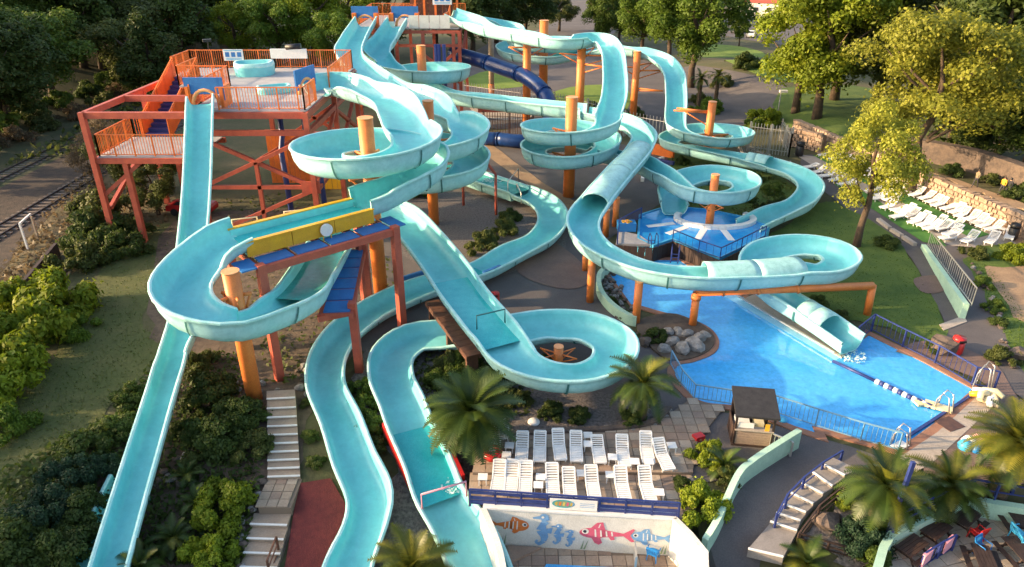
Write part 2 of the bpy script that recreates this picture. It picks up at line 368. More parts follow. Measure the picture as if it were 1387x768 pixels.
sheet('red_rubber_surface', [(405, 655), (448, 648), (472, 690), (474, 705), (452, 800), (380, 800), (396, 705)], 5, M['redmat'], smooth_edges=False)

# railway: two tracks running straight away from the camera
for cx, g, y0, y1, nm, lb in ((-54.6, 1.6, 55, 150, 'railway_track', 'far railway track running past the dark wood on the left'), (-45.0, 1.6, 40, 150, 'railway_track', 'near railway track with pale sleepers beside the dry verge')):
    t = empty(nm, (cx, y0, 0), lb, 'railway track', 'railway tracks')
    for s_ in (-1, 1):
        MB().box((s_ * g / 2, (y1 - y0) / 2, .10), (.12, y1 - y0, .18)).build('rail', M['railtop'], t)
    sl = MB().box((0, 0, .0), (2.7, .32, .14)).mesh('sleeper', M['sleeper'])
    k = 0; y = .4
    while y < y1 - y0 and k < 120:
        link('sleeper', sl, t, (0, y, .0)); y += .85; k += 1
# cutting wall between railway and dry verge
b = MB(); f0 = PG(0, 443); f1 = PG(80, 345); b.bar(f0 + Vector((0, 0, .5)), f1 + Vector((0, 0, .5)), .25, 1.1)
tag(b.build('trackside_wall', M['wood']), 'low dark wall along the railway beside the bushes', 'wall')
t = empty('goal_frame', PG(34, 326), 'white goal-like post frame standing on the dry verge by the railway', 'frame')
a0, a1 = PG(38, 338) - t.location, PG(52, 324) - t.location
hh = Vector((0, 0, 2.3))
MB().bar(a0, a0 + hh, .14).build('post', M['white'], t); MB().bar(a1, a1 + hh * .9, .14).build('post', M['beige'], t)
MB().bar(a0 + hh, a1 + hh, .14).build('crossbar', M['white'], t)

# ------------------------------------------------------------------ paved terraces: tiles laid one by one
def pave(parent, poly, z, size, mats, name='paving_tile', ang=0, gap=.035, lim=300):
    poly = [tuple(p[:2]) for p in poly]
    ca, sa = math.cos(ang), math.sin(ang)
    us = [x * ca + y * sa for x, y in poly]; vs = [-x * sa + y * ca for x, y in poly]
    me = [MB().box((0, 0, 0), (size - gap, size - gap, .06)).mesh('paving_tile', m) for m in mats]
    n = 0; u = min(us) + size / 2
    while u < max(us):
        v = min(vs) + size / 2
        while v < max(vs):
            x, y = u * ca - v * sa, u * sa + v * ca
            if inpoly(x, y, poly) and n < lim:
                o = link(name, random.choice(me), parent, (x, y, z + random.uniform(-.004, .004)), (random.uniform(-.004, .004), random.uniform(-.004, .004), ang)); n += 1
            v += size
        u += size
T3 = [M['tile'], M['tile'], M['tile2'], M['tile3']]
def slab(name, poly, z0, z1, m):
    return tag(MB().prism([tuple(p[:2]) for p in poly], z0, z1).build(name, m), kind='structure')
up = [P(a, b, .14) for a, b in [(640, 637), (648, 590), (760, 584), (885, 574), (935, 540), (985, 548), (940, 600), (938, 640)]]
up = px2([(640, 640), (655, 592), (760, 586), (885, 576), (933, 541), (982, 549), (945, 596), (938, 640)], .14)
sl_ = slab('upper_terrace', up, -2.4, .10, M['joint']); pave(sl_, up, .115, .62, T3)
lowp = px2([(634, 668), (640, 641), (938, 641), (934, 700), (922, 702)], 0.02)
sl2 = slab('lower_terrace', lowp, -2.4, -.055, M['joint']); pave(sl2, lowp, -.04, .62, T3)
tag(MB().box(((P(640, 640).x + P(938, 640).x) / 2, P(700, 640).y - .02, .03), (P(938, 640).x - P(640, 640).x, .16, .22)).build('terrace_kerb', M['tile2']), kind='structure')
pitp = [P(a, b, LOW) for a, b in [(684, 735), (911, 752), (960, 830), (690, 830)]]
sl3 = slab('lower_patio', pitp, LOW - .3, LOW - .01, M['joint']); pave(sl3, pitp, LOW + .005, .62, T3)
tag(MB().prism(px2([(740, 763), (905, 771), (930, 830), (700, 830)], LOW + .1), LOW + .02, LOW + .06).build('paddling_pool_water', M['pool']), kind='structure')
tag(MB().prism(px2([(688, 738), (733, 741), (690, 762), (688, 768)], LOW + .17), LOW, LOW + .17).build('patio_step', M['tile2']), kind='structure')
cf = [P(a, b, LOWC) for a, b in [(1190, 745), (1208, 752), (1300, 690), (1330, 678), (1430, 695), (1450, 830), (1180, 830)]]
sl4 = slab('cafe_patio', cf, LOWC - .3, LOWC - .01, M['joint']); pave(sl4, cf, LOWC + .005, .80, [M['tile3'], M['tile3'], M['concrete']], ang=.25)

# ------------------------------------------------------------------ pools
def coping(poly, w, z0, z1, m, name, kind='structure'):
    """a kerb of the given width outside a water outline"""
    n = len(poly); pts = [Vector((p[0], p[1], 0)) for p in poly]
    ar = sum(pts[i].x * pts[(i + 1) % n].y - pts[(i + 1) % n].x * pts[i].y for i in range(n))
    sg = 1 if ar > 0 else -1; out = []
    for i in range(n):
        d1 = (pts[i] - pts[i - 1]).normalized(); d2 = (pts[(i + 1) % n] - pts[i]).normalized()
        n1 = Vector((d1.y, -d1.x, 0)) * sg; n2 = Vector((d2.y, -d2.x, 0)) * sg
        nn = (n1 + n2)
        nn = nn.normalized() if nn.length > 1e-4 else n1
        out.append(pts[i] + nn * w / max(.5, nn.dot(n1)))
    b = MB(); vs = []
    for p, q in zip(pts, out): vs += [(p.x, p.y, z0), (p.x, p.y, z1), (q.x, q.y, z1), (q.x, q.y, z0)]
    fs = []
    for i in range(n):
        a, c = i * 4, ((i + 1) % n) * 4
        for k in range(3): fs.append((a + k, a + k + 1, c + k + 1, c + k))
    b.add(vs, fs); return tag(b.build(name, m), kind=kind)
def smoothpoly(poly, k=5):
    n = len(poly); q = []; pts = [Vector((a, b, 0)) for a, b in poly]
    for i in range(n):
        p0, p1, p2, p3 = pts[i - 1], pts[i], pts[(i + 1) % n], pts[(i + 2) % n]
        for j in range(k):
            t = j / k; q.append(tuple((.5 * (2 * p1 + (p2 - p0) * t + (2 * p0 - 5 * p1 + 4 * p2 - p3) * t * t + (3 * p1 - p0 - 3 * p2 + p3) * t ** 3))[:2]))
    return q
rim = px2([(826, 372), (860, 420), (905, 425), (935, 432), (962, 445), (974, 462), (968, 478), (940, 490), (920, 494), (914, 505), (922, 520), (940, 538), (958, 546), (990, 549), (1014, 553), (1100, 577), (1215, 608), (1258, 580), (1318, 527), (1250, 490), (1177, 454), (1160, 466), (1145, 478), (1060, 430), (1010, 404), (960, 378), (920, 352), (880, 352), (850, 360)])
pool_poly = rim[:1] + smoothpoly(rim[1:16], 4)[:-3] + rim[16:]
tag(MB().prism(pool_poly, -.5, -.03).build('main_pool_water', M['pool']), kind='structure')
coping(pool_poly, .45, -.3, .035, M['coping'], 'main_pool_coping')
tag(MB().prism(px2([(922, 357), (962, 379), (1012, 406), (1142, 482), (1132, 488), (1000, 412), (945, 380), (915, 362)], -.02), -.2, -.022).build('pool_ledge', mat('pale_pool_ledge', (.22, .55, .80), .1, (.3, .62, .82), 1, bump=.2, bscale=3)), kind='structure')
# pool floor step lines: the pale shelf under the chute edge
tag(MB().prism(px2([(1008, 404), (1022, 398), (1150, 476), (1140, 484)], .06), -.2, .05).build('chute_side_deck', M['concrete']), kind='structure')
tag(MB().prism(px2([(1022, 398), (1034, 394), (1155, 468), (1150, 476)], .10), -.2, .09).build('chute_side_walk', M['coping']), kind='structure')
tag(MB().bar(P(998, 400, .3), P(1130, 478, .3), .10).build('poolside_pipe', M['metal']), 'long grey pipe along the pool edge beside the covered chute', 'pipe')
# raised splash pool with a dark timber front
SZ = 1.25
spl = px2([(868, 291), (905, 279), (960, 284), (1003, 293), (1040, 306), (1034, 318), (974, 348), (911, 322), (885, 331), (866, 322)], SZ)
tag(MB().prism(spl, .2, SZ - .05).build('splash_pool_water', M['splash']), kind='structure')
coping(spl, .18, .05, SZ + .02, M['skyblue'], 'splash_pool_rim')
t = empty('splash_pool_wall', (0, 0, 0), 'dark brown boarded wall in front of the raised splash pool', 'wall')
wl = [P(a, b, SZ) for a, b in [(834, 330), (884, 334), (911, 325), (975, 351), (1037, 320)]]
for i in range(len(wl) - 1):
    a, c = wl[i], wl[i + 1]; n = max(2, int((c - a).length / .55)); 
    for k in range(n):
        p, q = a.lerp(c, k / n), a.lerp(c, (k + .93) / n); off = Vector((0, -.22, 0))
        bb = MB(); pm, qm = p + off, q + off; pm.z = qm.z = .62
        bb.bar(pm, qm, .08, 1.2); bb.build('board', M['wood'], t)
dk = px2([(834, 330), (838, 312), (866, 318), (885, 331)], SZ)
tag(MB().prism(dk, SZ - .2, SZ).build('splash_pool_deck', M['deck']), kind='structure')
c0 = P(968, 297, SZ)
ringp = [(c0.x + 3.3 * math.cos(a), c0.y + 2.1 * math.sin(a)) for a in np.linspace(R(150), R(390), 26)]
b = MB()
for (x0, y0), (x1, y1) in zip(ringp, ringp[1:]): b.bar((x0, y0, SZ + .10), (x1, y1, SZ + .10), .5, .3)
tag(b.build('splash_pool_ledge', M['white']), kind='structure')
for k, a in enumerate(np.linspace(R(200), R(320), 6)):
    p = Vector((c0.x + 3.9 * math.cos(a), c0.y + 2.4 * math.sin(a) , SZ - .03)); q = Vector((c0.x + 6.5 * math.cos(a), c0.y + 4.6 * math.sin(a), SZ - .03))
    if inpoly(q.x, q.y, spl): tag(MB().bar(p, q, .55, .02).build('splash_pool_ray', M['white']), kind='structure')

# mint curved pool wall with stones behind it, left edge of the main pool
def wall_strip(name, pts, h0, h1, th, m, label, cat, base=-.2):
    b = MB(); n = len(pts); vs = []
    for i, p in enumerate(pts):
        t = (pts[min(i + 1, n - 1)] - pts[max(i - 1, 0)]).normalized(); r = Vector((t.y, -t.x, 0)) * th / 2
        h = h0 + (h1 - h0) * i / (n - 1)
        for s_, z in ((-1, base), (-1, h), (1, h), (1, base)): vs.append((p.x + r.x * s_, p.y + r.y * s_, p.z + z))
    fs = [(0, 1, 2, 3), tuple((n - 1) * 4 + k for k in (3, 2, 1, 0))]
    for i in range(n - 1):
        a = i * 4; c = a + 4
        for k in range(4): fs.append((a + k, a + (k + 1) % 4, c + (k + 1) % 4, c + k))
    b.add(vs, fs); return tag(b.build(name, m), label, cat)
def spline(pts, k=6):
    pts = [Vector(p) for p in pts]; q = []; n = len(pts)
    for i in range(n - 1):
        p0, p1, p2, p3 = pts[max(i - 1, 0)], pts[i], pts[i + 1], pts[min(i + 2, n - 1)]
        for j in range(k):
            t = j / k; q.append(.5 * (2 * p1 + (p2 - p0) * t + (2 * p0 - 5 * p1 + 4 * p2 - p3) * t * t + (3 * p1 - p0 - 3 * p2 + p3) * t ** 3))
    return q + [pts[-1]]
wall_strip('pool_wall', spline([P(a, b) for a, b in [(826, 368), (812, 380), (812, 400), (826, 420), (848, 436), (862, 440)]]), .7, .7, .35, M['mint'], 'curved mint pool wall around the dark cobbles below the orange posts', 'wall')
wall_strip('ramp_wall', spline([PG(a, b) for a, b in [(1078, 605), (1050, 622), (1015, 645), (995, 665), (970, 720), (948, 775)]]), 1.1, .9, .3, M['mint'], 'curved mint wall sweeping down beside the grey ramp', 'wall', -.6)
wall_strip('bed_wall', spline([P(a, b) for a, b in [(660, 592), (760, 588), (850, 582), (886, 574), (905, 556)]]), .28, .28, .3, M['darkrock'], 'low dark stone edging behind the terrace loungers', 'wall')
# pit walls: the mural wall, and the white side walls
mw0, mw1 = P(657, 690, 0), P(913, 705, 0)
d = (mw1 - mw0).normalized(); nrm = Vector((d.y, -d.x, 0))
mural = empty('mural_wall', mw0, 'white rendered wall painted with fish and seahorses under the blue railing', 'wall')
bl = (mw1 - mw0).length; ang = math.atan2(d.y, d.x); mural.rotation_euler = (0, 0, ang)
MB().box((bl / 2, .16, LOW / 2 + .0), (bl, .3, -LOW + .1)).build('wall_face', M['whitewall'], mural)
MB().box((bl / 2, .16, .10), (bl + .2, .42, .10)).build('wall_cap', M['white'], mural)
def paint(name, col): return mat(name, col, .7, tuple(c * .8 for c in col), 4)
PT = dict(orange=paint('mural_orange', (.75, .20, .04)), blue=paint('mural_blue', (.20, .40, .66)), pink=paint('mural_pink', (.70, .12, .20)), green=paint('mural_green', (.25, .35, .22)), white=paint('mural_white', (.8, .78, .72)), dark=paint('mural_dark', (.03, .03, .05)), teal=paint('mural_teal', (.05, .38, .40)), yel=paint('mural_yellow', (.70, .55, .12)), gold=paint('mural_gold', (.60, .42, .06)))
def flat(name, polys, m, parent, y=-.006):
    """flat paint: polygons (x, z) on the face of the parent"""
    b = MB()
    for p in polys: b.add([(x, y, z) for x, z in p], [tuple(range(len(p)))])
    return b.build(name, m, parent)
def ell(cx, cz, rx, rz, n=16, a0=0): 
    ca, sa = math.cos(a0), math.sin(a0); o = []
    for i in range(n):
        a = 2 * math.pi * i / n; x, z = rx * math.cos(a), rz * math.sin(a); o.append((cx + x * ca - z * sa, cz + x * sa + z * ca))
    return o
def fish(cx, cz, s, col, flip=1, fat=1.0):
    f = lambda pts: [(cx + flip * x * s, cz + z * s) for x, z in pts]
    F_ = fat
    flat('painted_fish', [f(ell(0, 0, .58, .28 * F_)), f([(.30, .22 * F_), (1.18, .06), (1.18, -.08), (.30, -.22 * F_)])], PT[col], mural)
    flat('painted_fin', [f([(1.10, 0), (1.55, .34), (1.62, .28), (1.45, -.02), (1.64, -.34), (1.52, -.38)]), f([(-.15, .24 * F_), (.10, .55), (.34, .60), (.45, .20)]), f([(-.1, -.22 * F_), (.05, -.52), (.22, -.62), (.36, -.5), (.25, -.2)]), f([(.55, -.10), (.7, -.34), (.85, -.30), (.8, -.06)])], PT[col], mural, -.007)
    flat('painted_eye', [f(ell(-.34, .07, .14, .14))], PT['white'], mural, -.010); flat('painted_pupil', [f(ell(-.36, .07, .07, .08))], PT['dark'], mural, -.014)
    flat('painted_stripe', [f([(.02 + k * .22, .20 * F_ - k * .03), (.08 + k * .22, .20 * F_ - k * .03), (.12 + k * .22, -.2 * F_ + k * .03), (.05 + k * .22, -.2 * F_ + k * .03)]) for k in range(4)] + [f([(.16, .30), (.22, .5), (.26, .5), (.21, .30)])], PT['white'], mural, -.0085)
def seahorse(cx, cz, s):
    path = [(-.02, .62), (.10, .58), (.16, .42), (.06, .25), (.02, .02), (.12, -.22), (.10, -.44), (-.04, -.58), (-.16, -.5), (-.10, -.40)]; wd = [.08, .15, .12, .10, .17, .13, .085, .06, .05, .03]
    k = 0
    for (x0, z0), (x1, z1), w0, w1 in zip(path, path[1:], wd, wd[1:]):
        d = math.hypot(x1 - x0, z1 - z0); nx, nz = -(z1 - z0) / d, (x1 - x0) / d
        flat('painted_seahorse', [[(cx + (x0 + nx * w0) * s, cz + (z0 + nz * w0) * s), (cx + (x0 - nx * w0) * s, cz + (z0 - nz * w0) * s), (cx + (x1 - nx * w1) * s, cz + (z1 - nz * w1) * s), (cx + (x1 + nx * w1) * s, cz + (z1 + nz * w1) * s)]], PT['blue'], mural, -.006 - k * .0006)
        k += 1
    flat('painted_seahorse', [ell(cx + x * s, cz + z * s, w * s, w * s, 10) for (x, z), w in list(zip(path, wd))[1:8:2]], PT['blue'], mural, -.0125)
    flat('painted_snout', [[(cx, cz + .64 * s), (cx - .26 * s, cz + .56 * s), (cx - .25 * s, cz + .49 * s), (cx + .02 * s, cz + .50 * s)]], PT['blue'], mural, -.015)
    flat('painted_fin', [[(cx + .18 * s, cz + .1 * s), (cx + .38 * s, cz + .16 * s), (cx + .34 * s, cz - .1 * s), (cx + .2 * s, cz - .08 * s)]], PT['blue'], mural, -.016)
    flat('painted_eye', [ell(cx + .06 * s, cz + .58 * s, .05 * s, .05 * s, 8)], PT['white'], mural, -.02)
u = bl / 256.0
fish(46 * u, -.85, .85, 'orange', -1, 1.5); fish(150 * u, -1.05, 1.15, 'pink'); fish(216 * u, -1.1, .85, 'blue', 1, 1.3)
for x, z, s in ((77, -1.1, 1.45), (99, -1.3, .95), (116, -1.5, .8)): seahorse(x * u, z, s)
for x in (22, 26, 134, 138, 244, 249):
    flat('painted_weed', [[(x * u - .05, -2.1), (x * u + .05, -2.1), (x * u + .12 + random.uniform(-.1, .1), -1.2 - random.random() * .4)]], PT['green'], mural, -.006)
wall_strip('pit_wall', spline([P(a, b) for a, b in [(654, 690), (664, 712), (676, 745), (684, 790), (686, 830)]]), .1, .1, .28, M['whitewall'], 'white curved wall between the river slide and the lower patio', 'wall', LOW)
wall_strip('grille_wall', [P(a, b) for a, b in [(914, 705), (935, 726), (955, 750), (957, 830)]], .15, .15, .25, M['whitewall'], 'short white wall with a rusty grille right of the mural', 'wall', LOW)
g0 = P(926, 717, -.55)
t = tag(MB().box((g0.x - .14, g0.y - .16, -.6), (.75, .06, .7), R(-42)).build('vent_grille', M['rust']), 'rusty square vent grille in the white wall right of the mural', 'grille')
b = MB()
for k in range(5): b.box((g0.x - .16 , g0.y - .20, -.85 + k * .125), (.68, .03, .05), R(-42))
b.build('grille_bar', M['brown'], t)

# ------------------------------------------------------------------ water slides
def crom(pts, step=.45):
    """smooth path through points (x,y,z,w); returns samples and the index where each control point falls"""
    n = len(pts); out = []; idx = []; V = [np.array(p, float) for p in pts]
    for i in range(n - 1):
        p0, p1, p2, p3 = V[max(i - 1, 0)], V[i], V[i + 1], V[min(i + 2, n - 1)]
        k = max(1, int(np.linalg.norm((p2 - p1)[:3]) / step)); idx.append(len(out))
        a = .5
        d01 = max(np.linalg.norm((p1 - p0)[:3]), .01) ** a; d12 = max(np.linalg.norm((p2 - p1)[:3]), .01) ** a; d23 = max(np.linalg.norm((p3 - p2)[:3]), .01) ** a
        m1 = (p2 - p1) if i == 0 else d12 * ((p1 - p0) / d01 - (p2 - p0) / (d01 + d12) + (p2 - p1) / d12)
        m2 = (p2 - p1) if i == n - 2 else d12 * ((p2 - p1) / d12 - (p3 - p1) / (d12 + d23) + (p3 - p2) / d23)
        for j in range(k):
            t = j / k; h = t * t
            out.append((2 * h * t - 3 * h + 1) * p1 + (h * t - 2 * h + t) * m1 + (-2 * h * t + 3 * h) * p2 + (h * t - h) * m2)
    idx.append(len(out)); out.append(V[-1]); return out, idx
def arc(c, r, a0, a1, z0, z1, w, n=None, ry=None):
    n = n or max(3, int(abs(a1 - a0) / 22)); o = []
    for i in range(n + 1):
        t = i / n; a = R(a0 + (a1 - a0) * t); o.append((c[0] + r * math.cos(a), c[1] + (ry or r) * math.sin(a), z0 + (z1 - z0) * t, w))
    return o
TQ = [-1, -.985, -.93, -.82, -.62, -.32, 0, .32, .62, .82, .93, .985, 1]
def profile(w, hl, hr, flat=.58):
    hw = w / 2; pi_ = []
    for t in TQ:
        a = abs(t); h = hl if t < 0 else hr; v = 0 if a < flat else h * (1 - math.sqrt(max(0, 1 - ((a - flat) / (1 - flat)) ** 2)))
        pi_.append((hw * t, v))
    po = []
    for (u, v), t in zip(pi_, TQ): po.append((u + (.09 if t > 0 else -.09) * abs(t) ** 2, v - .09 if abs(t) < .99 else v - .16))
    return pi_, po
def slide(name, label, pts, h=.95, seclen=4.2, group='turquoise water slides', cover=None, water=None, caps=True, flat=.58, hs=None):
    """pts (x,y,z,w): floor centre line; cover / water: (first, last) control points"""
    root = empty(name, (pts[0][0], pts[0][1], zg(pts[0][0], pts[0][1])), label, 'water slide', group)
    sp, idx = crom(pts); n = len(sp); off = np.array(root.location)
    pos = [Vector(p[:3] - off) for p in sp]; fr = []
    for i in range(n):
        t = (pos[min(i + 1, n - 1)] - pos[max(i - 1, 0)]).normalized(); th = Vector((t.x, t.y, 0))
        r = Vector((t.y, -t.x, 0)).normalized() if th.length > .02 else Vector((1, 0, 0)); fr.append((pos[i], r, r.cross(t).normalized()))
    # in a bend the inner wall is lower and the outer one higher
    kv = [0.0] * n
    for i in range(2, n - 2):
        t0 = pos[i] - pos[i - 2]; t1 = pos[i + 2] - pos[i]; kv[i] = (t0.x * t1.y - t0.y * t1.x) / max(.01, (t0.length * t1.length) * (t0.length + t1.length) / 2)
    ks = [float(np.mean(kv[max(0, i - 4):i + 5])) for i in range(n)]
    HL = [h * (1 - max(-.12, min(.5, 2.2 * k))) for k in ks]; HR = [h * (1 - max(-.12, min(.5, -2.2 * k))) for k in ks]
    L_ = [0]
    for i in range(1, n): L_.append(L_[-1] + (pos[i] - pos[i - 1]).length)
    nsec = max(1, round(L_[-1] / seclen)); cuts = [0]
    for k in range(1, nsec):
        cuts.append(min(range(n), key=lambda i: abs(L_[i] - L_[-1] * k / nsec)))
    cuts.append(n - 1); m = len(TQ)
    for a, c in zip(cuts, cuts[1:]):
        if c <= a: continue
        b = MB()
        for i in range(a, c + 1):
            p, r, u = fr[i]; hl, hr = HL[i], HR[i]
            pi_, po = profile(sp[i][3], hl, hr, flat); hw = sp[i][3] / 2
            ring = pi_ + [(hw + .10, hr + .03), (hw + .19, hr), (hw + .19, hr - .10)] + po[::-1] + [(-hw - .19, hl - .10), (-hw - .19, hl), (-hw - .10, hl + .03)]
            b.v += [tuple(p + r * x + u * y) for x, y in ring]
        N = 2 * m + 6
        for i in range(c - a):
            for k in range(N):
                k2 = (k + 1) % N; b.f.append((i * N + k, (i + 1) * N + k, (i + 1) * N + k2, i * N + k2))
                if k < m - 1: mi = 0
                elif k < m + 2: mi = 1
                elif k < 2 * m + 2: mi = 2
                else: mi = 1
                b.m.append(mi); b.sm.append(mi != 1)
        for e, rev in ((0, 0), ((c - a) * N, 1)):
            if caps and (e == 0 and a == 0 or rev and c == n - 1):
                for k in range(m - 1):
                    q = (e + k, e + k + 1, e + 2 * m + 2 - (k + 1), e + 2 * m + 2 - k); b.f.append(q if rev else q[::-1]); b.m.append(1); b.sm.append(False)
        b.build('flume_section', [M['inner'], M['lip'], M['outer']], root)
    # bolted flanges between the sections: a thin band round the outside
    for c in cuts[1:-1]:
        b = MB()
        for s_, e in ((0, -.06), (1, .06)):
            p, r, u = fr[c]; _, po = profile(sp[c][3], HL[c], HR[c], flat); t = r.cross(u) * -1
            hw = sp[c][3] / 2
            b.v += [tuple(p + t * e + r * (x * 1.0 + (.05 if x > 0 else -.05) * abs(x) / hw) + u * (y - .05)) for x, y in po]
        for k in range(m - 1): b.f.append((k, k + 1, m + k + 1, m + k)); b.m.append(0); b.sm.append(False)
        b.build('joint_flange', M['seam'], root)
    for (c0_, c1_) in (cover or []):
        a, c = idx[c0_], idx[c1_]; b = MB(); K = 10; half = a + (c - a) // 2
        for aa, cc in ((a, half), (half, c)):
            b = MB()
            for i in range(aa, cc + 1):
                p, r, u = fr[i]; hw = sp[i][3] / 2
                for rad in (1.0, .93):
                    for k in range(K + 1):
                        g = math.pi * k / K; b.v.append(tuple(p + r * (math.cos(g) * hw * rad) + u * (h * .9 + math.sin(g) * hw * .6 * rad)))
            Q = 2 * (K + 1)
            for i in range(cc - aa):
                for k in range(K):
                    b.f.append((i * Q + k, i * Q + k + 1, (i + 1) * Q + k + 1, (i + 1) * Q + k)); b.m.append(0); b.sm.append(True)
                    o = K + 1; b.f.append((i * Q + o + k + 1, i * Q + o + k, (i + 1) * Q + o + k, (i + 1) * Q + o + k + 1)); b.m.append(1); b.sm.append(True)
            for e, s_ in ((0, 1), ((cc - aa) * Q, 0)):
                for k in range(K):
                    q = (e + k, e + k + 1, e + K + 1 + k + 1, e + K + 1 + k); b.f.append(q[::-1] if s_ else q); b.m.append(0); b.sm.append(False)
            b.build('flume_cover', [M['cover'], M['inner']], root)
    for (c0_, c1_, lv, mm) in (water or []):
        a, c = idx[c0_], idx[c1_]; b = MB()
        for i in range(a, c + 1):
            p, r, u = fr[i]; q = flat + (1 - flat) * math.sqrt(max(0, 1 - (1 - lv / h) ** 2)); hw = sp[i][3] / 2 * q
            b.v += [tuple(p + r * x + u * lv) for x in (-hw, -hw * .5, 0, hw * .5, hw)]
        for i in range(c - a):
            for k in range(4): b.f.append((i * 5 + k, i * 5 + k + 1, i * 5 + 5 + k + 1, i * 5 + 5 + k)); b.m.append(0); b.sm.append(True)
        b.build('running_water', M[mm], root)
    return root
def F(px, py, z, w): p = P(px, py, z); return (p.x, p.y, p.z, w)
def FG(px, py, h, w): p = PG(px, py, h); return (p.x, p.y, p.z, w)

# poles: (top px, base px, radius)
def pole(top, base, rad, label, arms=(), Yb=None, m='orange', cap=True, group='orange slide support poles', striped=False):
    if Yb is None: b0 = PG(*base)
    else:
        q = PY(base[0], base[1], Yb); b0 = Vector((q.x, q.y, zg(q.x, q.y)))
    z1 = PY(top[0], top[1], b0.y).z
    t = empty('support_pole', b0, label, 'pole', group); H = z1 - b0.z
    if striped:
        MB().tube([(0, 0, -.2), (0, 0, H * .22)], rad, 16).build('pole_base', M['orange'], t)
        MB().tube([(0, 0, H * .22), (0, 0, H * .86)], rad * .97, 16).build('pole_shaft', M['beige'], t)
        MB().tube([(0, 0, H * .86), (0, 0, H)], rad, 16).build('pole_head', M['orange'], t)
    else: MB().tube([(0, 0, -.2), (0, 0, H)], rad, 18).build('pole_shaft', M[m], t)
    if cap: MB().tube([(0, 0, H), (0, 0, H + .06)], rad * 1.05, 18).build('pole_cap', M['ocap'], t)
    for (ang, r0, z0, drop) in arms:
        d_ = Vector((math.cos(R(ang)), math.sin(R(ang)), 0)); z0 -= b0.z
        b = MB(); b.tube([d_ * rad * .8 + Vector((0, 0, z0)), d_ * r0 + Vector((0, 0, z0))], .10 if rad > .4 else .05, 6); b.tube([d_ * rad * .8 + Vector((0, 0, z0 - drop)), d_ * r0 * .9 + Vector((0, 0, z0 - .05))], .07 if rad > .4 else .04, 6)
        b.build('bracket_arm', M['orange'], t)
    return t, Vector((b0.x, b0.y, z1))
def ringarms(r, z, n=6, drop=1.1, a0=15): return [(a0 + 360 / n * k, r, z, drop) for k in range(n)]

p1, t1 = pole((313, 368), (345, 540), .44, 'tall leaning-looking orange pole inside the lowest left loop', ringarms(.85, 6.6, 5))
p2, t2 = pole((500, 160), (516, 396), .50, 'thick orange pole in the middle of the big upper loop beside the front tower', ringarms(1.6, 10.2, 6) + ringarms(1.6, 8.9, 3, a0=-20))
p3, t3 = pole((585, 137), (588, 303), .46, 'orange pole in the double ring right of the big upper loop', ringarms(1.85, 7.6, 6) + ringarms(1.85, 5.0, 6))
p4, t4 = pole((570, 62), (572, 100), .55, 'short-looking orange pole in the ring below the back tower', ringarms(2.6, 7.2, 6), Yb=90)
p5, t5 = pole((666, 30), (666, 136), .42, 'slim pole with beige shaft and orange head in front of the blue tube', (), striped=True, cap=False)
p6, t6 = pole((715, 48), (713, 172), .52, 'orange pole crossing in front of the upper triple lane slide', [(0, 2.4, 10.2, 1.0), (180, 2.4, 10.2, 1.0)])
p7, t7 = pole((735, 28), (735, 150), .62, 'orange pole standing through the farthest ring', ringarms(3.8, 8.6, 6))
p8, t8 = pole((786, 58), (783, 185), .52, 'orange pole where the upper slide turns towards the double ring', [(-10, 4.5, 10.0, 1.2), (60, 4.2, 10.4, 1.0), (150, 3, 10, 1.0), (-40, 3.6, 9.0, 1.0)])
p9, t9 = pole((775, 132), (770, 266), .55, 'orange pole in the middle of the central double ring', ringarms(2.3, 6.4, 6) + ringarms(2.3, 4.0, 6))
p10, t10 = pole((864, 70), (856, 173), .45, 'tall slim orange pole beside the far right descending slide', [(0, 3.8, 7.4, 1.0), (45, 3.8, 8.0, 1.0), (170, 2.2, 7.8, .9), (-30, 3.8, 5.2, .3)])
p11, t11 = pole((959, 138), (956, 214), .46, 'short orange pole in the right hand double ring by the grey fence', ringarms(2.5, 2.6, 5, .5) + [(175, 4.2, 5.4, .2), (150, 4.0, 5.3, 1.5)])
p12, t12 = pole((962, 237), (961, 300), .34, 'small orange pole in the flat ring above the splash pool', ringarms(1.3, 3.0, 5, .6), Yb=57.5)
for (tp, bs, lb) in (((802, 350), (799, 408), 'front orange post under the curve beside the cobble bed'), ((794, 338), (793, 366), 'rear orange post under the curve beside the cobble bed'), ((834, 268), (833, 306), 'orange post under the grimy covered chute'), ((866, 382), (861, 438), 'orange post at the mint pool wall under the long curve'), ((821, 285), (820, 320), 'far orange post behind the covered chute')):
    pole(tp, bs, .27, lb, (), group='orange posts under the pool slide')
# bent pipe frame over the pool
bA = PG(938, 441); topz = 2.5
t = empty('pipe_support', bA, 'long orange pipe frame carrying the slide over the blue pool', 'pipe frame')
MB().tube([(0, 0, -.1), (0, 0, topz)], .26, 16).build('post', M['orange'], t)
MB().tube([(0, 0, topz - .5), (0, 0, topz - .2)], .33, 16).build('collar', M['orange'], t)
e1 = P(1080, 391, topz + .05) - bA; e2 = P(1182, 387, topz - .3) - bA
MB().tube([(0, 0, topz), e1, e2], .27, 16).build('beam', M['orange'], t)
MB().tube([e2 + Vector((0, 0, .05)), e2 + Vector((.1, 0, -topz + .2))], .25, 12).build('post', M['orange'], t)
for k in (.25, .6, 1.0):
    q = e1 * k + Vector((0, 0, topz * (1 - k)));
    MB().tube([q - e1.normalized() * .08, q + e1.normalized() * .08], .34, 16).build('collar', M['orange'], t)

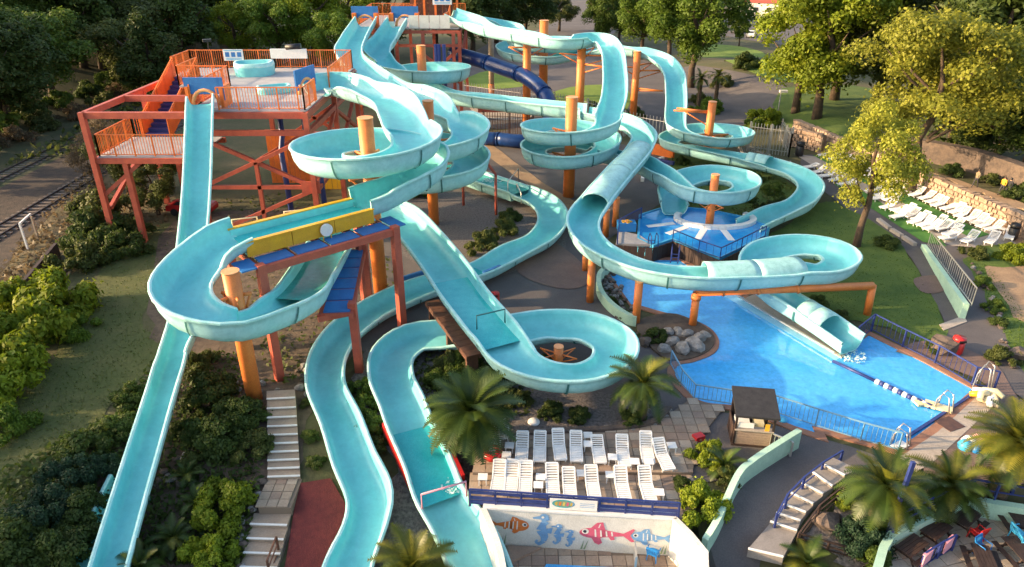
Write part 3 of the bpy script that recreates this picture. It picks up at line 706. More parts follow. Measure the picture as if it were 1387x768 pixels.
# 1 the drop slide from the front tower straight down to the bottom left
def prof_drop():
    o = []
    for Y, z, px in ((57.2, 11.4, 273), (55.8, 11.2, 273), (53.8, 9.9, 272.5), (51, 7.7, 271), (48, 5.9, 268), (44, 4.5, 263), (40, 3.5, 258), (36, 2.6, 250)):
        # bearing of the column at that depth
        v = ((z - 24) / Y); 
        # solve for image row, then bearing
        vv = (-v * CT - ST) / (CT - v * ST) if True else 0
        d_ = Y / (CT - vv * ST); o.append(((px - 693.5) / FPX * d_, Y, z, 1.75 - .013 * (57 - Y)))
    for px, py, h_ in ((240, 485, 1.9), (221, 548, 1.5), (197, 630, 1.1), (178, 695, .9), (158, 765, .8), (140, 830, .7)):
        p = PG(px, py, h_); o.append((p.x, p.y, p.z, 1.3))
    return o
slide('drop_slide', 'straight steep drop slide from the front tower down to the bottom left', prof_drop(), h=.75, seclen=5, flat=.7)
# half hidden neighbour at the bottom left
slide('run_out_flume', 'short turquoise trough ending in the shrubs left of the drop slide', [FG(170, 650, .2, 1.0), FG(151, 690, .2, 1.0), FG(134, 730, .2, 1.05), FG(112, 775, .2, 1.1), FG(90, 830, .2, 1.1)], h=.42, seclen=3, flat=.6)
# 2 raft slide: tower -> big loop -> yellow platform
c2 = (p2.location.x, p2.location.y)
O_, U_, N_ = Vector((-13.8, 35.7, 0)), Vector((.757, .654, 0)), Vector((-.654, .757, 0))
def PL(s, t_, z=0): return O_ + U_ * s + N_ * t_ + Vector((0, 0, z))
w2 = 3.1
e_ = PL(9.3, 2.5, 7.95); e0 = PL(7.9, 2.5, 7.8)
pts2 = [(-16.6, 62.2, 11.1, 2.8), F(452, 124, 11.0, w2), F(485, 133, 10.9, w2), F(528, 148, 10.8, w2)] + arc(c2, 3.3, 42, -318, 10.6, 9.3, w2) + arc(c2, 3.7, -340, -376, 9.1, 8.8, w2) + [(-6.8, 44.95, 8.5, w2), (e_.x, e_.y, e_.z, 2.9), (e0.x, e0.y, e0.z, 2.5)]
slide('raft_slide', 'wide raft slide making the big upper loop from the front tower to the yellow platform', pts2, h=1.25)
# 3 left low loop from the platform into the green landing pool
c1 = (p1.location.x, p1.location.y)
s0 = PL(.3, 2.5, 7.75); s1 = PL(-.8, 2.45, 7.6)
pts3 = [(s0.x, s0.y, s0.z, 2.6), (s1.x, s1.y, s1.z, 2.7), (-16.75, 36.15, 7.1, 2.7)] + arc((c1[0] + .2, c1[1] + .45), 2.85, 172, 285, 6.7, 5.7, 2.6) + [(-12.7, 32.9, 5.3, 2.6), F(405, 418, 4.9, 2.9), F(424, 392, 4.6, 2.6), F(440, 365, 4.5, 2.6), F(458, 332, 4.5, 2.6), F(475, 305, 4.4, 2.6)]
nn = len(pts3)
slide('raft_slide', 'raft slide curling round the lowest left loop into a green landing pool under the platform', pts3, h=1.15, water=[(nn - 5, nn - 1, .5, 'greenwater')])
# 4 final run: below the platform, landing trough, ring with stub pole, down to the bottom edge
w4 = 2.75
pts4 = [F(478, 300, 4.4, w4), F(505, 291, 4.3, w4), F(535, 300, 4.1, w4), F(560, 322, 3.7, w4), F(588, 355, 3.1, w4), F(610, 385, 2.7, w4), F(628, 412, 2.55, w4), F(655, 446, 2.5, w4), F(678, 474, 2.3, w4), F(700, 500, 2.05, w4), F(738, 516, 1.8, 2.5), F(790, 519, 1.6, 2.3), F(827, 502, 1.5, 2.3), F(830, 476, 1.4, 2.3), F(795, 456, 1.3, 2.3), F(745, 453, 1.2, 2.4), F(690, 463, 1.1, w4)]
slide('raft_slide', 'raft slide from under the platform through the brown-edged landing to the palm ring', pts4, h=.95, water=[(5, 8, .3, 'chute')])
pts5 = [F(690, 463, 1.1, 2.4), FG(645, 464, .7, 2.4), FG(600, 462, .55, 2.4), FG(562, 466, .45, 2.4), FG(534, 488, .4, 2.3), FG(531, 522, .4, 2.25), FG(545, 556, .4, 2.2), FG(557, 588, .4, 2.15), FG(579, 636, .4, 2.15), FG(597, 684, .4, 2.2), FG(617, 715, .4, 2.3), FG(633, 742, .4, 2.4), FG(646, 772, .4, 2.4), FG(664, 830, .4, 2.4)]
slide('river_slide', 'wide river slide with red kerbs running past the big palm to the bottom edge', pts5, h=.7, water=[(7, 9, .3, 'chute')])
for a_, b_ in (((521, 592), (558, 676)), ((590, 580), (628, 664))):
    tag(MB().bar(PG(*a_) + Vector((0, 0, .75)), PG(*b_) + Vector((0, 0, .75)), .16, .5).build('red_kerb', M['red']), 'red kerb board on the %s side of the river slide pool' % ('left' if a_[0] < 540 else 'right'), 'kerb')
# 5 the second raft lane: back tower -> double ring -> green channel -> lower lane to the bottom
c3 = (p3.location.x, p3.location.y); w5 = 3.0
ptsa = [PY(497, 36, 99)[:] + (2.6,), F(480, 65, 10.9, 2.7), F(474, 86, 10.2, 2.8), F(490, 104, 9.6, w5), F(530, 128, 9.0, w5), F(575, 145, 8.5, w5)] + arc(c3, 3.5, 70, -280, 8.0, 5.5, w5) + arc(c3, 3.5, -302, -500, 5.2, 4.2, w5) 
slide('raft_slide', 'raft slide from the back tower left lane into the double ring by the big loop', ptsa, h=1.3)
ptsb = [FG(600, 232, .5, 2.6), FG(622, 240, .5, 2.6), FG(662, 254, .5, 2.6), FG(704, 268, .5, 2.5)]
slide('landing_channel', 'green landing channel with white sides under the double ring', ptsb, h=.9, water=[(0, 3, .55, 'greenwater')], flat=.9)
ptsc = [FG(704, 266, .6, 2.6), FG(735, 280, .5, 2.4), FG(749, 305, .45, 2.4), FG(733, 330, .4, 2.3), FG(695, 350, .4, 2.3), FG(655, 372, .35, 2.3), FG(615, 386, .35, 2.3), FG(570, 400, .35, 2.2), FG(535, 415, .35, 2.2), FG(500, 434, .35, 2.1), FG(467, 461, .35, 2.0), FG(446, 495, .35, 1.9), FG(443, 534, .35, 1.85), FG(464, 584, .35, 1.85), FG(481, 634, .35, 1.9), FG(502, 684, .35, 1.9), FG(497, 722, .35, 1.85), FG(478, 770, .35, 1.9), FG(460, 830, .35, 1.9)]
slide('river_slide', 'narrow winding river slide from the green channel past the stairs to the bottom edge', ptsc, h=.75, water=[(5, 6, .25, 'chute')])
for a_, b_, l_ in (((545, 393), (582, 381), 'left'), ((655, 385), (678, 376), 'right')): tag(MB().bar(PG(*a_) + Vector((0, 0, .9)), PG(*b_) + Vector((0, 0, .9)), .25, .3).build('blue_bumper', M['bluep']), 'blue padded bar on the %s side of the landing trough' % l_, 'bumper')
# 6 back tower right lane: ring, long lane, covered chute, pool curve, last ring, pool exit
c4 = (p4.location.x, p4.location.y); w6 = 3.0
pts6 = [PY(541, 36, 99)[:] + (2.6,), F(524, 62, 10.4, 2.7), F(511, 82, 9.4, w6)] + arc(c4, 4.3, 195, 545, 8.2, 6.3, w6) + [F(562, 125, 6.0, 2.6), F(610, 138, 5.8, 2.4), F(665, 146, 5.7, 2.2), F(722, 153, 5.6, 2.1), F(790, 160, 5.6, 2.1)]
slide('raft_slide', 'slide from the back tower right lane round a ring and away behind the central ring', pts6, h=1.3)
w7 = 2.15
pts7 = [F(790, 160, 5.5, w7), F(842, 172, 5.3, w7), F(870, 192, 5.0, w7), F(866, 212, 4.7, w7), F(836, 248, 4.4, w7), F(805, 287, 4.0, w7), F(789, 315, 3.6, w7), F(806, 345, 3.3, w7), F(860, 372, 3.1, w7), F(905, 382, 3.0, w7), F(952, 386, 2.95, w7), F(1010, 384, 2.9, w7), F(1078, 379, 2.8, w7), F(1118, 377, 2.6, w7), F(1138, 363, 2.4, w7), F(1120, 349, 2.2, w7), F(1080, 344, 2.0, w7), F(1035, 353, 1.7, w7), F(1022, 378, 1.4, w7), F(1050, 408, 1.0, 2.1), F(1085, 431, .7, 1.85), F(1118, 453, .45, 1.85), F(1150, 476, .2, 1.8)]
slide('pool_slide', 'long winding slide with grimy half-pipe covers sweeping over the blue pool', pts7, h=1.0, cover=[(3, 5), (10, 12), (20, 21)])
# 7 upper slides of the back tower going right
c9 = (p9.location.x, p9.location.y); w8 = 2.3
pts8 = [PY(608, 26, 101)[:] + (3.4,), PY(630, 34, 100)[:] + (3.2,), PY(660, 47, 96)[:] + (2.9,), PY(710, 57, 92)[:] + (2.7,), PY(765, 66, 89)[:] + (2.5,), F(806, 61, 11.0, 2.4), F(826, 75, 10.6, w8), F(832, 110, 8.9, w8), F(831, 145, 7.6, w8)] + arc(c9, 3.55, 5, -450, 7.0, 4.2, 2.2) + arc(c9, 3.55, -472, -715, 4.1, 3.6, 2.2) + [F(855, 226, 3.5, 1.9), F(900, 249, 3.3, 1.9), F(935, 268, 3.1, 2.0), F(975, 274, 2.9, 2.1), F(1008, 266, 2.7, 2.1), F(1000, 252, 2.5, 2.1), F(962, 246, 2.3, 2.1), F(925, 254, 2.0, 2.1), F(908, 272, 1.7, 2.1), F(912, 290, 1.4, 2.2)]
slide('twin_ring_slide', 'slide from the back tower right end down the central double ring to the splash pool', pts8, h=1.15)
c7 = (p7.location.x, p7.location.y); c11 = (p11.location.x, p11.location.y); w9 = 2.2
pts9 = [PY(606, 22, 104)[:] + (2.6,), PY(640, 31, 106)[:] + (2.6,), PY(690, 42, 108)[:] + (2.6,)] + arc(c7, 5.3, 230, 560, 9.3, 7.9, 2.6) + arc(c7, 5.6, 580, 640, 7.8, 7.6, 2.5) + [PY(800, 74, 100)[:] + (2.3,), PY(850, 74, 97)[:] + (w9,), PY(890, 84, 95)[:] + (w9,), PY(910, 105, 91)[:] + (w9,), PY(915, 140, 86)[:] + (w9,)] + arc(c11, 3.8, 170, 505, 3.1, 1.5, 2.1) + [F(905, 198, 1.3, 2.1), F(945, 211, 1.2, 2.0), F(985, 219, 1.1, 2.0), F(1010, 224, 1.0, 2.0), F(1040, 230, .9, 2.0), F(1078, 243, .85, 2.0), F(1096, 262, .8, 2.1), F(1082, 284, .75, 2.1), F(1045, 300, .7, 2.1), F(1012, 316, .8, 2.2)]
n9 = len(pts9)
slide('far_ring_slide', 'slide through the farthest ring and the right hand double ring to the splash pool', pts9, h=.95, cover=[(n9 - 7, n9 - 6)])
# stub pole of the ring by the palm
pole((756, 470), (755, 520), .28, 'short orange stub pole inside the ring beside the palm', [(30, 1.2, 1.6, .5), (150, 1.2, 1.6, .5), (210, 1.2, 1.6, .5), (330, 1.2, 1.6, .5)], Yb=35.9)
# blue enclosed tube
def tube_slide(name, label, pts, rad):
    sp, _ = crom([tuple(p) + (0,) for p in pts], .6); root = empty(name, (sp[0][0], sp[0][1], 0), label, 'tube slide', 'blue tube slides'); off = Vector((sp[0][0], sp[0][1], 0))
    q = [Vector(p[:3]) - off for p in sp]; k = 9
    for i in range(0, len(q) - 1, k):
        MB().tube(q[i:i + k + 1], rad, 14).build('tube_section', M['bluetube'], root)
        if i: MB().tube([q[i] - (q[i] - q[i - 1]).normalized() * .07, q[i] + (q[i] - q[i - 1]).normalized() * .07], rad * 1.09, 14).build('tube_collar', M['bluetube'], root)
tube_slide('tube_slide', 'dark blue closed tube curving down behind the upper slides', [PY(612, 72, 103), PY(640, 79, 101), PY(680, 92, 98), PY(715, 106, 94), PY(737, 126, 91), PY(746, 152, 88), PY(742, 176, 86), PY(720, 188, 84)], .95)
tube_slide('tube_slide', 'lower dark blue tube lying on the ground beside the central double ring', [PG(735, 196) + Vector((0, 0, .8)), PG(705, 200) + Vector((0, 0, .8)), PG(675, 197) + Vector((0, 0, .8)), PG(655, 196) + Vector((0, 0, .8))], .8)

# ------------------------------------------------------------------ steel work: front tower
DZ = 11.1; LZ = 7.4
tw = empty('slide_tower', (-21, 60, 0), 'front red steel slide tower with orange railings and a blue staircase', 'slide tower', 'slide towers'); TO = Vector((-21, 60, 0))
def railing(parent, pts, off, h=1.75, m='rail', sp=.22, rail=.08, bar=.035, name='railing', post=.10):
    pts = [Vector(p) - off for p in pts]
    for p, q in zip(pts, pts[1:]):
        b = MB(); ln = (q - p).length; n = max(1, int(ln / sp)); U = Vector((0, 0, 1))
        b.bar(p + U * h, q + U * h, rail); b.bar(p + U * .15, q + U * .15, rail * .7)
        for k in range(n + 1):
            a = p.lerp(q, k / n); big = k % 7 == 0 or k == n; w = post if big else bar; b.bar(a + U * .15 if not big else a, a + U * h, w)
        b.build(name, M[m], parent)
def steel(parent, off, segs, w, name='beam', m='steel', h=None):
    for p, q in segs: MB().bar(Vector(p) - off, Vector(q) - off, w, h).build(name, M[m], parent)
X0, X1, XL = -25.3, -16.1, -32.6
decks = [[(X0, 56.4), (X1, 56.4), (X1, 75.4), (X0, 75.4)], [(-30.0, 66), (X0, 66), (X0, 75.4), (-30.0, 75.4)], [(XL, 70.8), (-30.0, 70.8), (-30.0, 75.4), (XL, 75.4)]]
for k, d_ in enumerate(decks): MB().prism([(x - TO.x, y - TO.y) for x, y in d_], DZ - .12 - k * .003, DZ - k * .003).build('deck_floor', M['deck'], tw)
MB().prism([(x - TO.x, y - TO.y) for x, y in [(-33.3, 56.4), (-25.5, 56.4), (-25.5, 62.5), (-33.3, 62.5)]], LZ - .12, LZ).build('landing_floor', M['deck'], tw)
A = lambda x, y, z: (x, y, z)
fb = []
for z in (DZ - .35,): fb += [(A(-33.6, 56.3, z), A(X1, 56.3, z)), (A(X1, 56.3, z), A(X1, 75.4, z)), (A(XL, 75.4, z), A(X1, 75.4, z)), (A(-33.6, 56.3, z), A(-33.0, 75.4, z)), (A(X0, 56.5, z), A(X0, 75.2, z)), (A(-33.3, 62.5, z), A(X0, 62.5, z))]
steel(tw, TO, fb, .34, 'deck_beam', h=.5)
steel(tw, TO, [(A(-33.6, 56.3, LZ - .32), A(X0, 56.3, LZ - .32)), (A(-33.5, 56.4, LZ - .32), A(-33.3, 62.6, LZ - .32)), (A(-33.3, 62.6, LZ - .32), A(X0, 62.6, LZ - .32)), (A(X0, 56.3, DZ - 1.75), A(X1, 56.3, DZ - 1.75)), (A(X1, 56.3, DZ - 1.75), A(X1, 75.4, DZ - 1.75))], .32, 'deck_beam', h=.42)
for x, y, z in ((-33.6, 56.2, DZ - .1), (X0, 56.1, DZ - .3), (X1, 56.1, DZ - .1), (-33.2, 75.5, DZ - .3), (X1, 75.5, DZ - .3), (X0, 75.5, DZ - .3), (-33.3, 65.8, DZ - .3), (X1, 65.8, DZ - .3), (-29.9, 62.7, LZ - .3), (-31.2, 56.4, LZ - .3)):
    MB().bar(Vector((x, y, -.2)) - TO, Vector((x, y, z)) - TO, .42).build('leg', M['steel'], tw)
br = [(A(X0, 56.3, 9.2), A(X1 - .2, 56.3, 4.9)), (A(X0, 56.2, 4.9), A(X1, 56.2, 9.0)), (A(X0, 56.2, 4.9), A(X1, 56.2, 4.9)), (A(X0, 56.2, .8), A(X1, 56.2, 4.7)), (A(X1, 56.4, 4.8), A(X1, 65.7, 9.2)), (A(X1, 56.4, 9.0), A(X1, 65.7, 4.8)), (A(X1, 65.9, 9.0), A(X1, 75.3, 4.8)), (A(X1, 65.9, 4.8), A(X1, 75.3, 9.0)), (A(X0, 75.4, 9), A(X1, 75.4, 3)), (A(X0, 75.4, 3), A(X1, 75.4, 9)), (A(-33.5, 56.3, 4.2), A(-29.9, 56.5, 7.0)), (A(-33.4, 56.4, 3), A(-33.2, 65.7, 7)), (A(-20.6, 56.2, .1), A(-20.6, 56.2, 7.0)), (A(X0, 66, 3.5), A(X1, 66, 8.5)), (A(X1, 56.4, 4.4), A(X1, 75.2, 4.4)), (A(X0, 75.2, 4.4), A(X1, 75.2, 4.4))]
steel(tw, TO, br, .30, 'brace')
gp = Vector((X1 - .3, 56.1, 4.9)) - TO; MB().box(gp, (1.5, .14, 1.0)).build('gusset', M['steel'], tw)
for x in (-19.4, -17.4): MB().tube([Vector((x, 60, DZ - .3)) - TO, Vector((x, 60, 8.2)) - TO, Vector((x + (1.2 if x > -18 else .2), 58.5, 7.2)) - TO, Vector((x + (1.4 if x > -18 else .5), 58.2, 0)) - TO], .24, 8).build('water_pipe', M['bluerail'], tw)
# stairs between landing and deck
N_ST = 13; stm = MB().box((0, 0, 0), (2.0, .60, .07)).mesh('stair_tread', M['bluerail']); 
for k in range(N_ST):
    f = (k + .5) / N_ST; link('stair_tread', stm, tw, Vector((-31.2 - .0 * f, 62.5 + 8.3 * f, LZ + (DZ - LZ) * (k + 1) / N_ST - .04)) - TO)
    MB().box(Vector((-31.2, 62.5 + 8.3 * k / N_ST + .05, LZ + (DZ - LZ) * (k + .5) / N_ST - .04)) - TO, (2.0, .04, .26)).build('stair_riser', M['bluerail'], tw)
for x in (-32.35, -30.05):
    p, q = Vector((x, 62.5, LZ)) - TO, Vector((x, 70.9, DZ)) - TO
    b = MB(); b.bar(p, q, .12, .35); b.build('stair_string', M['rail'], tw)
    b = MB(); n = 26
    b.bar(p + Vector((0, 0, 1.7)), q + Vector((0, 0, 1.7)), .10)
    for k in range(n + 1): a = p.lerp(q, k / n); b.bar(a, a + Vector((0, 0, 1.7)), .045 if k % 6 else .1)
    b.build('stair_railing', M['rail'], tw)
    b = MB(); o = Vector((.0, 0, 0)); b.add([p + Vector((0, 0, .1)), q + Vector((0, 0, .1)), q + Vector((0, 0, 1.55)), p + Vector((0, 0, 1.55)), p + Vector((.05, 0, .1)), q + Vector((.05, 0, .1)), q + Vector((.05, 0, 1.55)), p + Vector((.05, 0, 1.55))], [(0, 1, 2, 3), (7, 6, 5, 4), (0, 4, 5, 1), (3, 2, 6, 7), (0, 3, 7, 4), (1, 5, 6, 2)]); b.build('stair_side_panel', M['rail'], tw)
railing(tw, [(-25.6, 56.5, LZ), (-33.2, 56.5, LZ), (-33.2, 62.5, LZ), (-32.5, 62.5, LZ)], TO)
railing(tw, [(-22.9, 56.5, DZ), (-16.2, 56.5, DZ), (-16.2, 60.2, DZ)], TO)
railing(tw, [(-16.2, 65, DZ), (-16.2, 75.2, DZ), (-24, 75.2, DZ), (-32.5, 75.2, DZ), (-32.5, 70.9, DZ)], TO)
railing(tw, [(-30.0, 70.8, DZ), (-30.0, 66.1, DZ), (-25.4, 66.1, DZ), (-25.4, 57.5, DZ)], TO)
# blue start boards with red and white hoops
def startboard(parent, off, c, wd, hgt, rz, name='start_board'):
    b = MB(); x = wd / 2; 
    b.prism([(-x * .78, -.07), (x * .78, -.07), (x * .78, .07), (-x * .78, .07)], hgt * .45, hgt); b.box((-x * .9, 0, hgt * .62), (wd * .12, .13, hgt * .76)); b.box((x * .9, 0, hgt * .62), (wd * .12, .13, hgt * .76))
    o = b.build(name, M['bluep'], parent); o.location = Vector(c) - off; o.rotation_euler = (0, 0, rz)
    h_ = MB(); a = np.linspace(0, math.pi, 11)
    h_.tube([(math.cos(t) * x * .72, 0, .15 + math.sin(t) * hgt * .52) for t in a], .16, 8)
    link('start_hoop', h_.mesh('start_hoop', M['ocap']), o)
    return o
startboard(tw, TO, (-24.25, 57.6, DZ), 3.0, 2.3, 0)
for s_ in (-1.35, 1.35): MB().box(Vector((-24.25 + s_, 58.3, DZ + .8)) - TO, (.25, 1.8, 1.6)).build('start_side_panel', M['rail'], tw)
startboard(tw, TO, (-17.6, 62.6, DZ), 3.2, 2.2, R(75))
# start tubs
def tub(parent, off, c, sx, sy, h_, rz):
    b = MB(); n = 22
    for s_, z in ((1, 0), (1.04, h_ * .7), (1.0, h_), (.86, h_), (.78, h_ * .45), (.3, h_ * .4)):
        for k in range(n):
            a = 2 * math.pi * k / n; wob = 1 + .06 * math.sin(3 * a); ex = math.copysign(abs(math.cos(a)) ** .6, math.cos(a)); ey = math.copysign(abs(math.sin(a)) ** .6, math.sin(a))
            b.v.append((ex * sx / 2 * s_ * wob, ey * sy / 2 * s_ * wob, z))
    for i in range(5):
        for k in range(n): b.f.append((i * n + k, i * n + (k + 1) % n, (i + 1) * n + (k + 1) % n, (i + 1) * n + k)); b.m.append(1 if i in (1, 2) else 0); b.sm.append(True)
    b.f.append(tuple(5 * n + k for k in range(n))); b.m.append(0); b.sm.append(False)
    o = b.build('start_tub', [M['inner'], M['lip']], parent); o.location = Vector(c) - off; o.rotation_euler = (0, 0, rz); return o
q = P(345, 98, DZ + .2); tub(tw, TO, (q.x, q.y, DZ), 3.6, 2.8, 1.2, .2)
q = P(372, 122, DZ + .2); tub(tw, TO, (q.x, q.y, DZ), 2.8, 1.6, .6, .5)
MB().box(Vector((-22.3, 74.6, DZ + 1.5)) - TO, (3.6, .3, .9)).build('pump_cover', M['white'], tw)
MB().tube([Vector((-22.5, 74.6, DZ + 2.1)) - TO, Vector((-21, 74.6, DZ + 2.2)) - TO], .28, 10).build('pump', M['black'], tw)
# notice board on the back railing
def notice(parent, off, c, w_, h_, rz, tilt=0):
    b = MB().box((0, 0, 0), (w_, .06, h_)); o = b.build('notice_board', M['white'], parent); o.location = Vector(c) - off; o.rotation_euler = (0, 0, rz)
    b = MB(); z = h_
    for k in range(3): b.box((-w_ * .3 + k * w_ * .3, -.04, .05 * h_), (w_ * .2, .03, h_ * .42))
    link('notice_icon', b.mesh('notice_icon', M['bluep']), o)
    b = MB()
    for k in range(2): b.box((0, -.04, -h_ * (.28 + .12 * k)), (w_ * .8, .02, h_ * .05))
    b.box((0, -.04, h_ * .4), (w_ * .9, .02, h_ * .06)); link('notice_print', b.mesh('notice_print', M['skyblue']), o); return o
notice(tw, TO, (-28.0, 75.0, DZ + 1.3), 2.0, 1.1, 0)
steel(tw, TO, [((-30.5, 75.3, DZ), (-30.5, 75.3, DZ + 2.6))], .08, 'lamp_post', 'black'); MB().box(Vector((-30.4, 75.0, DZ + 2.7)) - TO, (.8, .4, .25), .5).build('floodlight', M['black'], tw)
# things under the tower: red and yellow hoardings, a red van, store boards
q = P(300, 200, 3); 
for (x, y, z, w_, h_, m, lb) in ((-22.5, 72, 3.0, 5.0, 5.6, 'rail', 'orange hoarding panel standing under the front tower deck'), (-18.8, 70, 1.6, 3.2, 3.2, 'yellow', 'yellow hoarding panel under the front tower deck')):
    t = empty('hoarding', (x, y, 0), lb, 'hoarding')
    nb = int(w_ / .5)
    for k in range(nb): MB().box((-w_ / 2 + (k + .5) * w_ / nb, random.uniform(-.02, .02), h_ / 2), (w_ / nb - .04, .08, h_)).build('hoarding_board', M[m], t)
# ------------------------------------------------------------------ back tower
BZ = 12.1; BO = Vector((-11, 100, 0))
bt = empty('slide_tower', BO, 'back slide tower at the top of the photo with two blue start boards', 'slide tower', 'slide towers')
bx = lambda px, Y=99.2, z=BZ: PY(px, 36, Y).x
x0, xm, x1 = bx(480), bx(562), bx(622)
MB().prism([(x0 - BO.x, -.8), (x1 - BO.x, -.8), (x1 - BO.x, 14), (x0 - BO.x, 14)], BZ - .2, BZ).build('deck_floor', M['deck'], bt)
steel(bt, BO, [((x0, 99, BZ - .5), (x1, 99, BZ - .5)), ((x0, 99, BZ - 2.2), (x1, 99, BZ - 2.2)), ((x0, 99, BZ - .5), (x0, 114, BZ - .5)), ((x1, 99, BZ - .5), (x1, 114, BZ - .5)), ((x1, 99, 6), (x1, 113, 10)), ((x1, 99, 10), (x1, 113, 6)), ((xm, 99, 9.5), (x1, 99, 5)), ((xm, 99, 5), (x1, 99, 9.5))], .36, 'deck_beam')
for x in (x0, xm - 2.5, xm + 1, x1 - .8, x1):
    for y in (99, 113): MB().bar((x - BO.x, y - 100 - .05, -.2), (x - BO.x, y - 100 - .05, BZ - .4), .42).build('leg', M['steel'], bt)
for k in range(4): MB().box(((bx(572) + bx(610)) / 2 - BO.x - 2.9 + k * 1.35, -1.0, BZ + .75), (1.28, .12, 1.6)).build('white_panel', M['whitewall'], bt)
MB().box((bx(528) - BO.x, -1.0, BZ + .4), (1.4, .12, .8)).build('white_panel', M['whitewall'], bt)
railing(bt, [(bx(478), 103, BZ), (bx(479), 99, BZ)], BO); railing(bt, [(bx(514), 99, BZ), (bx(528), 99, BZ)], BO); railing(bt, [(x0, 103, BZ), (x0, 113, BZ), (x1, 113, BZ)], BO)
railing(bt, [(bx(532, 104), 104, BZ + .6), (bx(562, 104), 104, BZ + .6)], BO); railing(bt, [(bx(602), 99, BZ), (bx(606), 101.5, BZ), (bx(606), 106, BZ + .8)], BO)
for px in (495, 549): startboard(bt, BO, (bx(px), 99.6, BZ), 3.4, 2.6, 0)
for px in (481, 510, 531, 565): MB().box((bx(px) - BO.x, -.4, BZ + .9), (.5, 1.2, 1.8)).build('start_side_panel', M['rail'], bt)
for k in range(12): MB().box((bx(586, 105) - BO.x - 2.7 + k * .49, 5, BZ + 2.0), (.44, .1, 4.0)).build('cladding_board', M['brown'], bt)
for px in (564, 576, 591, 620): MB().bar((bx(px, 104.6) - BO.x, 4.6, BZ), (bx(px, 104.6) - BO.x, 4.6, BZ + 4.5), .28).build('orange_post', M['rail'], bt)
notice(bt, BO, (bx(600, 104), 104.3, BZ + 3.0), 2.6, 1.3, 0)
st_m = MB().box((0, 0, 0), (3.0, .5, .08)).mesh('stair_tread', M['brown'])
for k in range(14): link('stair_tread', st_m, bt, (bx(508) - BO.x, 2.0 - k * .55 - 1.0, BZ - 1.0 - k * .62))
for s_ in (-1.6, 1.6): MB().bar((bx(508) - BO.x + s_, .8, BZ - .6), (bx(508) - BO.x + s_, -7, BZ - 9), .14, 1.4).build('stair_side_panel', M['rail'], bt)
for px, Y in ((590, 96), (594, 96), (601, 96)): MB().tube([PY(px, 60, Y) - BO, Vector((PY(px, 60, Y).x, Y, 0)) - BO], .25, 8).build('water_pipe', M['bluerail'], bt)
# ------------------------------------------------------------------ yellow platform
PZ = 7.35
yp = empty('slide_platform', O_, 'red steel slide platform with yellow-sided trough and blue deck panels', 'slide platform'); YO = O_
def yb(name, s, t_, z, ls, lt, lz, m): return MB().box(PL(s, t_, z) - YO, (ls, lt, lz), math.atan2(U_.y, U_.x)).build(name, M[m], yp)
for s_ in (.0, 8.6):
    for t_ in (-.1, 4.6): yb('leg', s_, t_, PZ / 2, .46, .46, PZ + .25, 'steel')
yb('deck_beam', 4.3, -.1, PZ - .22, 8.3, .3, .42, 'steel'); yb('deck_beam', 4.3, 4.6, PZ - .22, 8.3, .3, .42, 'steel')
for s_ in (0.1, 2.2, 4.3, 6.4, 8.5): yb('deck_beam', s_, 2.25, PZ - .3, .22, 4.4, .36, 'steel')
for k in range(4): yb('deck_panel', 1.12 + k * 2.1, .62, PZ + .0, 1.86, 1.16, .08, 'bluep')
yb('deck_panel', -.6, .5, PZ + .02, 1.0, 1.5, .08, 'bluep'); yb('deck_panel', 9.0, .8, PZ + .02, .8, 1.8, .08, 'bluep')
for k in range(4): yb('deck_panel', 1.12 + k * 2.1, 4.15, PZ + .0, 1.86, .7, .08, 'bluep')
for k in range(3):
    yb('trough_panel', 1.2 + k * 2.7, 1.22, 7.93, 2.66, .14, .85, 'yellow'); yb('trough_panel', 1.2 + k * 2.7, 3.78, 7.93, 2.66, .14, .85, 'yellow')
for t_ in (1.22, 3.78): yb('trough_cap', 3.9, t_, 8.39, 8.1, .30, .07, 'yellow')
yb('trough_floor', 4.0, 2.5, 7.6, 8.2, 2.42, .12, 'inner'); yb('trough_side', 4.0, 1.36, 7.95, 8.1, .06, .8, 'inner'); yb('trough_side', 4.0, 3.62, 7.95, 8.1, .06, .8, 'inner')
w_ = yb('trough_water', 4.0, 2.5, 7.86, 7.9, 2.24, .10, 'chute')
for s_ in (2.4, 4.6): yb('drain', s_, 2.2, 7.92, .4, .25, .06, 'black')
p = PL(4.6, 1.05, 7.95) - YO; MB().tube([p, p - N_ * .16], .38, 18).build('lifebuoy_disc', M['white'], yp)
for s_ in (4.35, 4.85): yb('disc_stand', s_, .95, 7.5, .05, .05, .5, 'yellow')
for k, (s_, t_) in enumerate(((.4, 4.4), (3.6, 4.4), (6.0, 4.3))):
    b = MB(); p = PL(s_, t_, PZ) - YO; b.tube([p, p + Vector((0, 0, 1.3 - .3 * k)), p + U_ * 1.5 + Vector((0, 0, 1.1 - .3 * k)), p + U_ * 1.5], .05, 6); b.build('grab_rail', M['cream'], yp)
# lower walkway beside the green landing pool
LW = empty('walkway', PG(487, 503), 'lower blue panelled walkway beside the green landing pool', 'walkway'); LO = LW.location.copy()
wa, wb = P(452, 424, 4.35), P(474, 338, 4.35); dd = (wb - wa).normalized(); nn_ = Vector((dd.y, -dd.x, 0)); an = math.atan2(dd.y, dd.x); ln = (wb - wa).length; n = 6
for k in range(n): MB().box(wa + dd * (ln * (k + .5) / n) - LO + nn_ * .15, (ln / n - .2, 1.5, .08), an).build('deck_panel', M['bluep'], LW)
for s_ in (-.75, .95): MB().box((wa + wb) / 2 + nn_ * s_ - LO + Vector((0, 0, -.2)), (ln + .3, .22, .35), an).build('deck_beam', M['steel'], LW)
for k in range(n + 1): MB().box(wa + dd * (ln * k / n) - LO + nn_ * .1 + Vector((0, 0, -.12)), (.14, 1.7, .2), an).build('cross_beam', M['steel'], LW)
